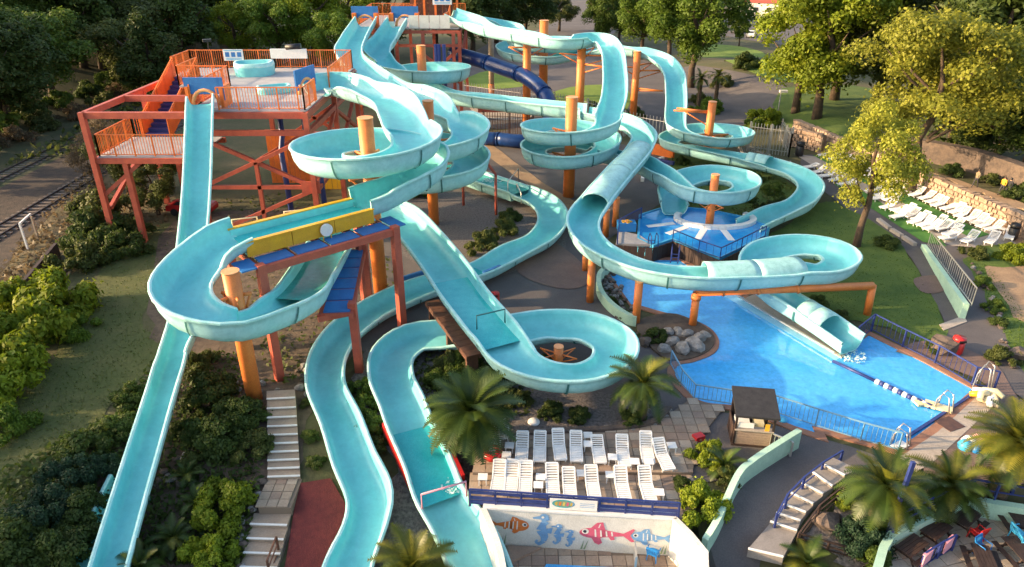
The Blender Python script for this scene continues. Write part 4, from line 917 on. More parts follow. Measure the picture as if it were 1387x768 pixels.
for p in (Vector((0, 0, 0)), wb + nn_ * .95 - LO): MB().bar(Vector((p.x, p.y, -.2)), Vector((p.x, p.y, 4.7)), .45).build('leg', M['steel'], LW)
p = wa - dd * .1 - nn_ * .9 - LO; MB().bar((p.x, p.y, 4.1), (0, 0, 4.1), .34).build('deck_beam', M['steel'], LW)
# pink posts carrying a pole frame by the green channel
for px, py, z in ((672, 291, 3.9), (628, 278, 3.6)):
    t = empty('ring_post', PG(px, py), 'thin dark red post at the %s of the green landing channel' % ('right' if px > 650 else 'left'), 'post', 'dark red posts')
    MB().tube([(0, 0, -.1), (0, 0, z)], .13, 10).build('shaft', M['steel'], t); MB().tube([(0, 0, z), (-1.2, 1.0, z + 1.4)], .12, 8).build('strut', M['steel'], t)
# brown landing boards beside the trough
t = empty('landing_stage', PG(575, 405), 'long brown timber landing stage beside the raft trough', 'platform'); q0, q1 = P(585, 408, 1.9) - t.location, P(642, 482, 1.9) - t.location
dd = (q1 - q0).normalized(); an = math.atan2(dd.y, dd.x); ln = (q1 - q0).length
for k in range(12): MB().box(q0 + dd * ln * (k + .5) / 12, (ln / 12 - .03, .9, .10), an).build('plank', M['brown'], t)
for k in (.05, .5, .95):
    a = q0 + dd * ln * k; MB().box((a.x, a.y, a.z / 2 - .05), (.25, .7, a.z - .1), an).build('leg', M['brown'], t)
for s_ in (-1, 1): MB().bar(q0 + Vector((dd.y, -dd.x, 0)) * .4 * s_ + Vector((0, 0, -.16)), q1 + Vector((dd.y, -dd.x, 0)) * .4 * s_ + Vector((0, 0, -.16)), .12, .2).build('bearer', M['brown'], t)
# grab bars over the slides
def hoop(label, a_, b_, z0, h_, m='bluep', r=.05):
    p, q = P(*a_, z0), P(*b_, z0); t = MB().tube([p, p + Vector((0, 0, h_)), q + Vector((0, 0, h_)), q], r, 6).build('grab_bar', M[m]); tag(t, label, 'grab bar', 'grab bars over slides')
hoop('grey grab bar spanning the landing trough', (646, 446), (684, 437), 3.0, .9, 'seam'); hoop('white grab bar at the end of the green channel', (688, 266), (702, 248), .8, 1.5, 'metal'); hoop('thin pink grab bar over the red-kerbed pool', (572, 690), (632, 672), -.3, .9, 'pink'); hoop('small white rail beside the green channel end', (700, 262), (706, 276), .6, 1.0, 'metal')

# ------------------------------------------------------------------ furniture
ORD = ['leftmost', 'second from the left', 'third from the left', 'fourth from the left', 'fifth from the left', 'sixth from the left', 'seventh from the left', 'eighth from the left', 'ninth from the left', 'tenth from the left', 'eleventh from the left', 'twelfth from the left', 'thirteenth from the left', 'fourteenth from the left', 'fifteenth from the left']
def make_lounger():
    t = empty('sun_lounger'); w = .62
    b = MB()
    for k in range(9): b.box((0, -.95 + k * .135, .33), (w - .08, .105, .03))
    b.build('seat_slat', M['white'], t)
    b = MB()
    for s_ in (-1, 1): b.bar((s_ * w / 2, -1.0, .31), (s_ * w / 2, .25, .31), .06, .09)
    b.bar((-w / 2, -1.0, .31), (w / 2, -1.0, .31), .06, .08); b.build('frame', M['white'], t)
    b = MB(); a = R(38); ca, sa = math.cos(a), math.sin(a)
    for s_ in (-1, 1): b.bar((s_ * w / 2, 0, 0), (s_ * w / 2, .85 * ca, .85 * sa), .06, .08)
    for k in range(6): q = .08 + k * .13; b.box((0, q * ca, q * sa), (w - .05, .10, .035))
    b.bar((-w / 2, .85 * ca, .85 * sa), (w / 2, .85 * ca, .85 * sa), .09, .08); b.build('backrest', M['white'], t, loc=(0, .2, .32))
    for x, y in ((-.27, -.8), (.27, -.8), (-.27, .35), (.27, .35)): MB().bar((x, y, 0), (x, y, .3), .06, .05).build('leg', M['white'], t)
    return t
def make_table():
    t = empty('side_table'); b = MB(); b.box((0, 0, .40), (.48, .48, .04)); b.box((0, 0, .37), (.42, .42, .04)); b.build('table_top', M['white'], t)
    for x in (-.19, .19):
        for y in (-.19, .19): MB().bar((x, y, 0), (x * .9, y * .9, .37), .05).build('leg', M['white'], t)
    return t
proto = {'l': make_lounger(), 't': make_table()}; used = set()
def put(kind, loc, rz, label, group, cat, scale=1):
    src = proto[kind]
    if kind in used: src = copy_tree(src)
    used.add(kind); src.location = loc; src.rotation_euler = (0, 0, rz); src.scale = (scale * .95,) * 3
    for ch in src.children:
        if ch.name.startswith('backrest'): ch.rotation_euler.x = R(random.choice((-26, -8, 0, 0, 3, 6)) + random.uniform(-3, 3))
    tag(src, label, cat, group); return src
back = [(707, 608, 2), (731, 606, 2), (757, 604, -3), (780, 606, 2), (810, 608, -1), (843, 612, 1), (875, 608, 2), (897, 617, -10)]
for k, (x, y, a) in enumerate(back): put('l', P(x, y + 8, .14), R(-a - 1), 'white slatted sun lounger in the upper terrace row, %s' % ORD[k], 'white sun loungers on the paved terrace', 'sun lounger')
front = [(675, 650, 5), (693, 650, 4), (712, 652, 3), (748, 655, 0), (771, 660, 0), (802, 657, -1), (842, 659, -1), (875, 659, -2)]
for k, (x, y, a) in enumerate(front): put('l', P(x, y + 6, 0), R(-a), 'white slatted sun lounger in the row along the blue railing, %s' % ORD[k], 'white sun loungers on the paved terrace', 'sun lounger')
tb = [(690, 605, 'upper'), (686, 618, 'upper'), (796, 591, 'upper'), (796, 603, 'upper'), (829, 621, 'upper'), (859, 627, 'upper'), (878, 627, 'upper'), (909, 605, 'upper'), (654, 648, 'lower'), (732, 648, 'lower'), (729, 659, 'lower'), (787, 643, 'lower'), (826, 645, 'lower'), (892, 669, 'lower')]
tn = {'upper': ['at the left end of the upper row, rear of two', 'at the left end of the upper row, front of two', 'behind the fourth and fifth upper loungers, rear of two', 'between the fourth and fifth upper loungers, front of two', 'left of the sixth upper lounger', 'right of the sixth upper lounger', 'at the foot of the seventh upper lounger', 'at the right end of the upper row'], 'lower': ['at the far left end of the lower row', 'right of the first three lower loungers, rear of two', 'right of the first three lower loungers, front of two', 'between the fifth and sixth lower loungers', 'left of the seventh lower lounger', 'at the right end of the lower row']}
ct = {'upper': 0, 'lower': 0}
for x, y, r_ in tb:
    put('t', P(x, y + 6, .14 if r_ == 'upper' else 0), R(random.uniform(-6, 6)), 'white square plastic table ' + tn[r_][ct[r_]], 'white plastic side tables', 'side table'); ct[r_] += 1
# far sunbathing terrace
far_up = [(1120 + 10.2 * k + (1.5 if k % 3 else -1.5), 209.5 + 4.35 * k + .010 * k * k) for k in range(23)]
ORD += [w + ' from the left' for w in ('sixteenth', 'seventeenth', 'eighteenth', 'nineteenth', 'twentieth', 'twenty-first', 'twenty-second', 'twenty-third', 'twenty-fourth')]
for k, (x, y) in enumerate(far_up): put('l', PG(x, y + 3), R(-62 + random.uniform(-6, 6)), 'white sun lounger by the far stone wall, %s in that row' % ORD[k], 'white sun loungers on the far terrace', 'sun lounger', 1.05)
far_lo = [(1097, 226), (1107, 233), (1120, 238), (1133, 243), (1146, 249), (1184, 258), (1196, 264), (1207, 270), (1203, 280), (1218, 284), (1217, 293), (1233, 291), (1240, 300), (1253, 304), (1262, 309), (1276, 309), (1293, 306), (1190, 268), (1226, 287), (1246, 296), (1268, 303)]
for k, (x, y) in enumerate(far_lo): put('l', PG(x, y + 3), R(-66 + random.uniform(-8, 8)), 'white sun lounger between the turf strips on the far terrace, %s' % ORD[k], 'white sun loungers on the far terrace', 'sun lounger', 1.05)
for k, (x, y, z) in enumerate(((1286, 322, 0), (1288, 320, .25), (1312, 325, 0), (1342, 326, 0), (1366, 321, .1))):
    put('l', PG(x, y + 3) + Vector((0, 0, z)), R(-70 + k * 8), 'white lounger, near end of the far terrace, %s' % ['bottom of the stack by the bush', 'top of the stack by the bush', 'nearest to the grass edge', 'second from the black bin', 'beside the black bin'][k], 'white sun loungers on the far terrace', 'sun lounger', 1.1)
for k, (x, y) in enumerate(((1301, 289), (1358, 313), (1214, 252))): put('t', PG(x, y + 3), R(20), 'white plastic table among the far loungers, %s' % ['in the middle of the row', 'nearest the black bin', 'behind the yellow tree'][k], 'white plastic side tables', 'side table', 1.1)
# stack of chairs and float at the left end of the terrace
put('l', P(664, 600, .14), R(8), 'white sun lounger standing under the palm at the left end of the terrace', 'white sun loungers on the paved terrace', 'sun lounger')
def chair(loc, rz, m, label, group=None, stack=1):
    t = empty('plastic_chair', loc, label, 'chair', group, rz)
    for k in range(stack):
        z = k * .12
        MB().box((0, 0, .43 + z), (.46, .46, .04)).build('seat', M[m], t)
        b = MB(); b.bar((-.22, .22, .45 + z), (-.24, .32, .9 + z), .05); b.bar((.22, .22, .45 + z), (.24, .32, .9 + z), .05)
        for j in range(5): b.bar((-.16 + j * .08, .235, .5 + z), (-.17 + j * .085, .30, .86 + z), .04, .02)
        b.bar((-.25, .32, .88 + z), (.25, .32, .88 + z), .05, .08); b.build('backrest', M[m], t)
        for s_ in (-1, 1): MB().tube([(s_ * .24, -.2, .45 + z), (s_ * .27, -.18, .66 + z), (s_ * .26, .27, .68 + z)], .025, 6).build('armrest', M[m], t)
    for x in (-.2, .2):
        for y in (-.2, .2): MB().bar((x * 1.15, y * 1.15, 0), (x, y, .43), .045).build('leg', M[m], t)
    return t
chair(P(681, 600, .14), R(20), 'white', 'stack of white plastic chairs under the palm at the terrace end', None, 4)
def lathe(prof, n=20):
    b = MB()
    for r_, z in prof:
        for k in range(n): a = 2 * math.pi * k / n; b.v.append((r_ * math.cos(a), r_ * math.sin(a), z))
    for i in range(len(prof) - 1):
        for k in range(n): b.f.append((i * n + k, i * n + (k + 1) % n, (i + 1) * n + (k + 1) % n, (i + 1) * n + k)); b.m.append(0); b.sm.append(True)
    return b
q = P(667, 618, .14)
t = empty('red_float', q, 'red swim float with a pink hole lying by the terrace tables', 'float')
b = MB(); n = 28; b.tube([(.34 * math.cos(2 * math.pi * k / n), .42 * math.sin(2 * math.pi * k / n), .22) for k in range(n + 1)], .19, 10); b.build('ring', M['red'], t)
lathe([(0, .12), (.18, .14), (.2, .2)]).build('floor', M['pink'], t)
t = tag(lathe([(.0, .10), (.3, .10), (.33, .05), (.33, 0)]).build('white_lid', M['white'], None, loc=P(723, 572, .03)), 'round white cover lying on the gravel bed above the loungers', 'cover')
# long blue railing with banner
def blue_railing(label, pts, h, group=None, m='bluerail', bars=True, mesh=None, sp=.16, post=.09):
    pts = [Vector(p) for p in pts]; t = empty('railing', pts[0], label, 'railing', group); o = pts[0]; U = Vector((0, 0, 1))
    for i, p in enumerate(pts): MB().bar(p - o - U * .05, p - o + U * h, post).build('post', M[m], t)
    for p, q in zip(pts, pts[1:]):
        b = MB(); b.bar(p - o + U * h, q - o + U * h, .07); b.bar(p - o + U * .12, q - o + U * .12, .05)
        if bars:
            n = max(1, int((q - p).length / sp))
            for k in range(1, n): a = p.lerp(q, k / n) - o; b.bar(a + U * .12, a + U * h, .022)
        else: b.bar(p - o + U * h * .55, q - o + U * h * .55, .05)
        b.build('rail_panel', M[m], t)
    return t
rp0, rp1 = P(637, 684, -.0), P(918, 703, .0)
rl = blue_railing('long dark blue railing between the loungers and the mural wall', [rp0.lerp(rp1, k / 8) for k in range(9)], .95, None, 'bluerail', False)
dd = (rp1 - rp0).normalized(); an = math.atan2(dd.y, dd.x)
for k in range(8):
    p = rp0.lerp(rp1, (k + .5) / 8) - rp0
    for z in (.25, .45, .78): MB().box((p.x, p.y, z), ((rp1 - rp0).length / 8 - .1, .05, .14), an).build('rail_board', M['bluerail'], rl)
bc = rp0.lerp(rp1, .50) + Vector((0, -.10, .52)); ban = empty('banner', bc, 'white banner with a colourful oval emblem hanging on the blue railing', 'banner', rz=an)
MB().box((0, 0, 0), (2.15, .02, .62)).build('banner_cloth', M['white'], ban)
flat('emblem_ground', [ell(-.45, .03, .52, .24)], PT['teal'], ban, -.012); flat('emblem_ring', [ell(-.45, .03, .44, .17)], PT['green'], ban, -.014)
for k, c in enumerate(('gold', 'orange', 'yel', 'pink', 'gold')): flat('emblem_letter', [[(-.83 + k * .17, -.07), (-.74 + k * .17, -.09), (-.70 + k * .17, .12), (-.80 + k * .17, .14)]], PT[c], ban, -.018)
flat('emblem_shape', [[(-.05, -.1), (.05, .05), (-.02, .2), (-.16, .12), (-.12, -.12)]], PT['blue'], ban, -.017)
for k in range(3): flat('banner_print', [[(.3, .12 - k * .1), (.95, .12 - k * .1), (.95, .09 - k * .1), (.3, .09 - k * .1)]], PT['blue'], ban, -.012)
# patio rail and blue chair under the mural
blue_railing('grey steel handrail in front of the mural on the lower patio', [P(688, 737, LOW), P(770, 740, LOW), P(858, 746, LOW), P(860, 772, LOW)], .85, None, 'metal', False)
chair(P(884, 757, LOW), R(150), 'cyan', 'blue plastic chair on the lower patio below the mural fish')
# lifeguard hut
hp = P(990, 603); hut = empty('lifeguard_hut', hp, 'small wooden lifeguard hut with black felt roof beside the pool', 'hut')
hx = P(1046, 608) - hp; wdt = hx.length; ux = hx.normalized(); uy = Vector((-ux.y, ux.x, 0)); an = math.atan2(ux.y, ux.x); dp = 1.7; hh = 2.05
for s_ in (.1, wdt - .1):
    for d_ in (.1, dp - .1): q = ux * s_ + uy * d_; MB().bar((q.x, q.y, 0), (q.x, q.y, hh), .1).build('post', M['wood'], hut)
q = ux * (wdt / 2) + uy * (dp / 2)
b = MB(); r0 = [ux * -.05 + uy * -.25, ux * (wdt + .05) + uy * -.25, ux * (wdt + .05) + uy * (dp + .1), ux * -.05 + uy * (dp + .1)]; zz = [hh - .1, hh - .1, hh + .3, hh + .3]
b.add([(v.x, v.y, z) for v, z in zip(r0, zz)] + [(v.x, v.y, z + .12) for v, z in zip(r0, zz)], [(3, 2, 1, 0), (4, 5, 6, 7), (0, 1, 5, 4), (1, 2, 6, 5), (2, 3, 7, 6), (3, 0, 4, 7)]); b.build('roof', M['roofblack'], hut)
def hb(name, s_, d_, z, l_, w__, h_, m): v = ux * s_ + uy * d_; return MB().box((v.x, v.y, z), (l_, w__, h_), an).build(name, M[m], hut)
for k in range(5): hb('wall_board', wdt / 2, .1, .12 + k * .17, wdt - .2, .05, .155, 'tile2')
for k in range(10): hb('wall_board', wdt / 2, dp - .1, .12 + k * .19, wdt - .2, .05, .175, 'wood')
hb('counter', wdt / 2, .18, 1.0, wdt - .15, .4, .06, 'concrete'); hb('locker', .5, .75, .95, .7, .6, .5, 'white'); hb('locker', 1.35, .8, .9, .5, .5, .45, 'cream'); hb('window_sash', wdt * .3, .12, 1.25, .75, .05, .3, 'white'); hb('notice_sheet', wdt * .8, .06, 1.2, .22, .03, .5, 'yellow'); hb('side_board', .02, dp / 2, .6, .05, dp - .3, 1.0, 'wood'); hb('floor', wdt / 2, dp / 2, .05, wdt, dp, .08, 'wood')
blue_railing('grey fence behind the lifeguard hut', [P(1042, 606), P(1070, 618)], .9, None, 'metal', True)
tag(lathe([(.0, .12), (.22, .10), (.26, .04), (.26, 0)]).build('blue_bucket_lid', M['skyblue'], None, loc=P(1060, 569, .03)), 'blue lid lying on the asphalt beside the pool fence', 'lid')
# pool fences and rails
fp = [(925, 498), (942, 535), (993, 541)]
blue_railing('grey pool fence from the rock island along the curved pool edge', [P(a, b) for a, b in ((908, 494), (922, 520), (940, 541), (993, 549))], 1.0, 'pool fences', 'palefence', True, sp=.22, post=.06)
blue_railing('blue pool fence along the near edge of the main pool', [P(a, b) for a, b in ((1046, 559), (1104, 578), (1165, 597), (1216, 611))], 1.15, 'pool fences', 'palefence', True, sp=.22, post=.06)
blue_railing('tall blue fence round the lawn end of the main pool', [P(a, b) for a, b in ((1158, 466), (1180, 448), (1222, 470), (1266, 492), (1316, 522), (1346, 528))], 1.25, 'pool fences', 'bluerail', True, sp=.3)
blue_railing('blue handrail beside the pale stairs', [PG(a, b) for a, b in ((1048, 718), (1062, 692), (1085, 668), (1110, 648), (1136, 632))], 1.0, None, 'bluerail', False)
# lane rope
r0, r1 = P(1128, 489, .03), P(1262, 552, .03)
t = empty('lane_rope', r0, 'dark blue and white floating lane rope across the pool', 'rope'); n = 40
MB().tube([Vector((0, 0, 0)), (r1 - r0) * .46], .10, 8).build('rope', M['bluerail'], t)
for k in range(12):
    a, c = (r1 - r0) * (.46 + .045 * k), (r1 - r0) * (.46 + .045 * (k + .92)); MB().tube([a, c], .17, 10).build('float', M['white' if k % 2 == 0 else 'bluerail'], t)
b = MB(); cm = [P(1240, 546, .1), P(1252, 545, .1), P(1268, 550, .1), P(1290, 556, .1)]
tag(MB().bar(cm[0], cm[1], .5, .12).bar(cm[1], cm[2], .6, .14).bar(cm[2], cm[3], .55, .12).build('pool_mat', M['cream']), 'cream foam mat lying at the end of the lane rope', 'mat')
q0, q1 = P(1228, 592, .06), P(1322, 531, .06)
tag(MB().bar(q0, q1, .16, .08).build('pool_edge_drain', M['bluerail']), kind='structure')
tag(MB().bar(P(1212, 607, .06), P(1226, 600, .06), .5, .06).build('pool_gutter_step', M['white']), kind='structure')
tag(MB().box(P(1286, 574, .05), (1.1, 1.0, .03), .4).build('floor_grille', M['rust']), 'brown drain grille in the pale poolside paving', 'grille')
def ladder(label, p, rz, h_=1.1, m='metal'):
    t = empty('pool_ladder', p, label, 'pool ladder', 'pool ladders', rz)
    for s_ in (-.28, .28): MB().tube([(s_, .5, -.5), (s_, .45, h_ * .6), (s_, .25, h_), (s_, -.1, h_ * .9), (s_, -.3, 0)], .04, 8).build('rail', M[m], t)
    for k in range(3): MB().bar((-.28, .5, -.3 + k * .28), (.28, .5, -.3 + k * .28), .08, .04).build('rung', M[m], t)
ladder('pool ladder near the cream foam mat', P(1280, 556), R(40)); ladder('pool ladder at the near corner behind the palm', P(1222, 603), R(50)); ladder('tall pool ladder rail by the cream inflatable', P(1332, 528), R(40), 1.7); ladder('dark blue ladder on the front of the splash pool', P(885, 333, SZ), R(10), 1.0, 'bluerail'); ladder('blue ladder from the splash pool wall into the main pool', P(914, 352, .6), R(-10), 1.2, 'bluerail')
# cream inflatable heap
t = empty('inflatable', P(1328, 545), 'cream and yellow inflatable heap at the far corner of the pool', 'inflatable')
b = MB()
for k in range(7):
    a = random.uniform(0, 6.28); x, y = random.uniform(-.7, .7), random.uniform(-.5, .5); b = MB(); b.tube([(x - .6 * math.cos(a), y - .5 * math.sin(a), .2 + .05 * k), (x - .2 * math.cos(a), y, .35 + .05 * k), (x + .2 * math.cos(a), y, .35 + .05 * k), (x + .6 * math.cos(a), y + .5 * math.sin(a), .25 + .05 * k)], [.14, .2, .2, .14], 10); b.build('inflated_tube', M[('cream', 'white', 'yellow', 'cream', 'white', 'cream', 'cream')[k]], t)
b = MB(); n = 18; b.tube([(1.0 + .28 * math.cos(2 * math.pi * k / n), -1.2 + .28 * math.sin(2 * math.pi * k / n), .15) for k in range(n + 1)], .12, 8); tag(b.build('swim_ring', M['pink'], None, loc=P(1322, 552)), 'pink swim ring beside the cream inflatable', 'swim ring')
t = empty('bag_pile', P(1311, 602), 'small pile of white, blue and pink bags on the brown path', 'bags')
for x, y, m, s_ in ((0, 0, 'white', .5), (-.35, -.3, 'skyblue', .5), (.1, -.55, 'cyan', .4), (.6, .2, 'pink', .45)):
    b = lathe([(0, s_), (s_ * .5, s_ * .85), (s_ * .75, s_ * .4), (s_ * .65, 0)], 10); b.build('bag', M[m], t, loc=(x, y, 0))
# red bins, black bins
def bin_(p, m, label, h_=1.1, r_=.32):
    t = empty('litter_bin', p, label, 'litter bin'); lathe([(r_ * .85, 0), (r_, h_ * .1), (r_, h_ * .68), (r_ * .9, h_ * .7)], 16).build('body', M[m], t); lathe([(r_ * .6, h_ * .7), (r_ * 1.05, h_ * .78), (r_ * .95, h_ * .95), (0, h_)], 16).build('lid', M[m], t); MB().box((0, -r_ * .98, h_ * .84), (r_ * 1.1, .06, h_ * .1)).build('opening', M['black'], t)
bin_(PG(1294, 478), 'red', 'red litter bin on the brown path by the lawn', 1.2, .38); bin_(P(671, 414), 'red', 'red litter bin beside the raft landing trough', 1.1, .3); bin_(PG(1370, 324), 'black', 'black litter bin at the end of the lounger row', 1.5, .4); bin_(PG(1082, 211), 'black', 'black litter bin beside the tall grey gate', 1.7, .45)
tag(MB().box((0, 0, 0), (.55, .4, .28), .4).build('red_cushion', M['red'], None, loc=P(946, 592, .15)), 'red cushion on the paving by the yellow-green shrub', 'cushion')
# small ride-on kart like blue crate on splash deck
q = P(848, 311, SZ); t = empty('toy_box', q, 'blue box with yellow flower print on the splash pool deck', 'box'); MB().box((0, 0, .35), (1.5, 1.0, .7)).build('box', M['cyan'], t)
for k in range(5): a = k * 1.256; MB().tube([(.32 * math.cos(a), .05 + .25 * math.sin(a), .70), (.32 * math.cos(a), .05 + .25 * math.sin(a), .735)], .17, 8).build('print', M['yellow'], t)
MB().tube([(0, .05, .70), (0, .05, .75)], .15, 8).build('print', M['ocap'], t)
blue_railing('dark railing round the splash pool deck', [P(a, b, SZ) for a, b in ((836, 330), (838, 312), (868, 296))], 1.0, None, 'bluerail', True); blue_railing('dark railing on the splash pool front corner', [P(a, b, SZ) for a, b in ((911, 326), (946, 341), (975, 351), (1004, 337), (1036, 321))], .95, None, 'bluerail', True, sp=.6, post=.06)
# stairs, left and right
def steps(label, lefts, rights, tread, riser, nosing, dz, z0, name='garden_steps'):
    """edge points from the lowest step up"""
    t = empty(name, PG(*lefts[0]), label, 'steps'); o = t.location.copy()
    for k in range(len(lefts) - 1):
        a, b_, c, d_ = [PG(*q) for q in (lefts[k], rights[k], rights[k + 1], lefts[k + 1])]; z = max(z0 + dz * (k + 1), max(p.z for p in (a, b_, c, d_)) + .05); z0 = z - dz * (k + 1)
        poly = [(p.x - o.x, p.y - o.y) for p in (a, b_, c, d_)]; MB().prism(poly, z - o.z - .5, z - o.z).build('step', M[tread], t)
        e0, e1 = Vector((poly[0][0], poly[0][1], z - o.z + .01)), Vector((poly[1][0], poly[1][1], z - o.z + .01)); MB().bar(e0, e1, .09, .06).build('nosing', M[nosing], t)
    return t
zb = PG(385, 645).z
ls = [(363, 650 - k * 11.0) for k in range(11)]; rs = [(407 - k * .6, 648 - k * 11.0) for k in range(11)]
steps('straight garden steps with pale nosings climbing beside the winding river slide', ls, rs, 'tile', 'tile2', 'white', .13, zb)
ls = [(326 + k * 4.6, 772 - k * 19.0) for k in range(5)]; rs = [(376 + k * 4.6, 774 - k * 19.0) for k in range(5)]
steps('lower garden steps with pale nosings left of the red surface', ls, rs, 'tile', 'tile2', 'white', .14, PG(340, 770).z)
ld = [PG(a, b) for a, b in ((352, 698), (396, 698), (409, 648), (362, 648))]; zl = max(p.z for p in ld) - .05
lo_ = tag(MB().prism([(p.x, p.y) for p in ld], zl - 1, zl).build('stair_landing', M['joint']), kind='structure'); pave(lo_, ld, zl + .02, .52, T3)
blue_railing('dark brown handrail on the lower garden steps', [PG(366, 780), PG(378, 748)], .95, None, 'brown', False)
ls = [(1010, 760), (1042, 711), (1050, 700), (1059, 688), (1070, 674), (1084, 663), (1098, 652), (1109, 644), (1123, 635)]
rs = [(1056, 776), (1077, 729), (1082, 715), (1089, 704), (1099, 693), (1112, 680), (1124, 672), (1140, 660), (1158, 652)]
steps('wide pale grey steps curving down between the ramp and the palms', ls, rs, 'greystep', 'greystep', 'white', .17, PG(1040, 740).z - .2)
lw = [PG(a, b) for a, b in ((985, 830), (1010, 762), (1056, 778), (1040, 830))]; zz = min(p.z for p in lw[1:3]) + .05
tag(MB().prism([(p.x, p.y) for p in lw], zz - .6, zz).build('stair_landing', M['greystep']), kind='structure')
blue_railing('dark brown rail between the pale steps and the gravel island', [PG(a, b) for a, b in ((1078, 742), (1106, 704), (1140, 676))], .9, None, 'wood', False); blue_railing('low dark brown rail along the gravel island', [PG(a, b) for a, b in ((1080, 736), (1120, 748), (1170, 762))], .6, None, 'wood', False)
sheet('gravel_island', [(1088, 730), (1112, 702), (1145, 672), (1200, 660), (1230, 700), (1196, 740), (1180, 765), (1120, 750)], 6, M['gravel'])
# cafe patio walls and furniture
wall_strip('cafe_wall', [P(a, b) for a, b in [(1180, 800), (1196, 744), (1206, 727)]], .15, .15, .35, M['mint'], 'short mint wall end at the corner of the cafe patio', 'wall', LOWC)
wall_strip('cafe_wall', [P(a, b) for a, b in [(1206, 727), (1255, 703), (1312, 677), (1345, 683), (1440, 698)]], .15, .15, .35, M['mint'], 'long mint wall behind the dark tables of the cafe patio', 'wall', LOWC)
blue_railing('blue railing on the mint wall behind the palms', [P(a, b) for a, b in ((1208, 724), (1255, 700), (1312, 674), (1345, 680), (1420, 692))], 1.1, None, 'bluerail', False)
def picnic(p, rz, label, s_=.82):
    t = empty('picnic_table', p, label, 'picnic table', 'dark wooden tables on the cafe patio', rz)
    for k in range(5): MB().box((-.36 + k * .18, 0, .74), (.165, 1.75, .045)).build('top_plank', M['wood'], t)
    for x in (-.75, .75):
        for k in (-.075, .075): MB().box((x + k, 0, .45), (.14, 1.75, .045)).build('bench_plank', M['wood'], t)
    for y in (-.6, .6):
        for s__ in (-1, 1): MB().bar((s__ * .62, y, 0), (s__ * .22, y, .72), .08).build('leg', M['wood'], t)
        MB().bar((-.82, y, .41), (.82, y, .41), .07).build('cross_bar', M['wood'], t)
    t.scale = (s_,) * 3
picnic(P(1231, 752, LOWC), R(-58), 'dark wooden picnic table nearest the mint wall corner'); picnic(P(1264, 730, LOWC), R(-58), 'dark wooden picnic table in the middle of the row along the mint wall'); picnic(P(1305, 713, LOWC), R(-55), 'dark wooden picnic table at the far end of the row by the red chair')
picnic(P(1374, 712, LOWC), R(-5), 'dark wooden picnic table at the right edge behind the light blue seats'); picnic(P(1376, 757, LOWC), R(5), 'dark wooden picnic table at the bottom right edge of the photo'); picnic(P(1328, 768, LOWC), R(-15), 'dark wooden picnic table at the bottom beside the blue chair')
chair(P(1320, 731, LOWC), R(-160), 'red', 'red plastic chair beside the dark cafe tables'); chair(P(1328, 752, LOWC), R(30), 'cyan', 'blue plastic chair at the end of the bottom cafe table'); chair(P(1376, 731, LOWC), R(100), 'skyblue', 'light blue chair at the right edge, farther of two'); chair(P(1384, 745, LOWC), R(80), 'skyblue', 'light blue chair at the right edge, nearer of two')
bl_ = blue_railing('blue railing hung with pink towels between the cafe tables', [P(1246, 771, LOWC), P(1268, 757, LOWC), P(1288, 746, LOWC)], .95, None, 'bluerail', True, sp=.2)
for k, (x, y) in enumerate(((1250, 769), (1279, 751))): 
    p = P(x, y, LOWC) + Vector((0, -.05, .62)); b = MB(); b.box((0, 0, 0), (.7, .05, .62), .62); b.box((.05, .09, .05), (.6, .05, .5), .62); b.box((0, .04, .32), (.68, .14, .05), .62); tag(b.build('towel', M['pink'], None, loc=p), 'pink and white towel over the blue cafe railing, %s one' % ('left', 'right')[k], 'towel')
for k, (a_, z, l_) in enumerate((((1204, 718), 3.6, 'leaning blue post among the dark plants left of the cafe tables'), ((1369, 668), 3.2, 'blue post behind the palm at the right edge'))):
    q = P(*a_); tag(MB().bar((0, 0, -.2), (.35, .3, z), .16).build('umbrella_post', M['bluerail'], None, loc=q), l_, 'post')
# ------------------------------------------------------------------ retaining walls, fences, gate on the right
def rubble(name, pts, h, label, sz=.42, th=.9, nmax=300):
    pts = [Vector(p) for p in pts]; t = empty(name, pts[0], label, 'wall'); o = pts[0]; b = MB()
    for p, q in zip(pts, pts[1:]):
        m_ = (p + q) / 2; d_ = (q - p); b.box((m_.x - o.x, m_.y - o.y, h / 2 - .1 + m_.z - o.z), (d_.length + .3, th, h), math.atan2(d_.y, d_.x))
    b.build('wall_core', M['joint'], t); b = MB(); ob = MB()
    for p, q in zip(pts, pts[1:]):
        d_ = q - p; u_ = d_.normalized(); nn = Vector((u_.y, -u_.x, 0)); nn = nn if nn.dot(-p) > 0 else -nn; rows = int(h / sz); n = int(d_.length / sz / 1.15)
        for r_ in range(rows + 1):
            for k in range(n):
                c = p + u_ * ((k + .5 + .5 * (r_ % 2)) * d_.length / n) + nn * (th / 2 + random.uniform(-.02, .06)) - o; z = (r_ + .5) * h / (rows + 1); a = math.atan2(u_.y, u_.x) + random.uniform(-.12, .12)
                if r_ == rows: c -= nn * th * .35
                w_, h_ = sz * random.uniform(.85, 1.2), sz * random.uniform(.7, .98); dp_ = .25 if r_ < rows else th * .9
                s0 = MB(); s0.box((c.x, c.y, z + c.z + (.12 if r_ == rows else 0)), (w_, dp_, h_), a)
                b.add([(x + random.uniform(-.04, .04), y + random.uniform(-.03, .03), zz + random.uniform(-.04, .04)) for x, y, zz in s0.v], s0.f)
    tag(b.build('wall_stone', M['stone'], t), kind='stuff')
rubble('stone_wall', [Vector((wallx(y) - .1, y, 0)) for y in (92, 84, 76, 68, 60, 52, 44)], 1.75, 'long warm rubble stone wall behind the far sun loungers')
rubble('stone_wall', [PG(1064, 196), PG(1090, 200), PG(1112, 205)], 2.0, 'grey stone wall stub right of the tall gate')
q = [PG(1200, 205), PG(1260, 218), PG(1320, 232), PG(1400, 262)]
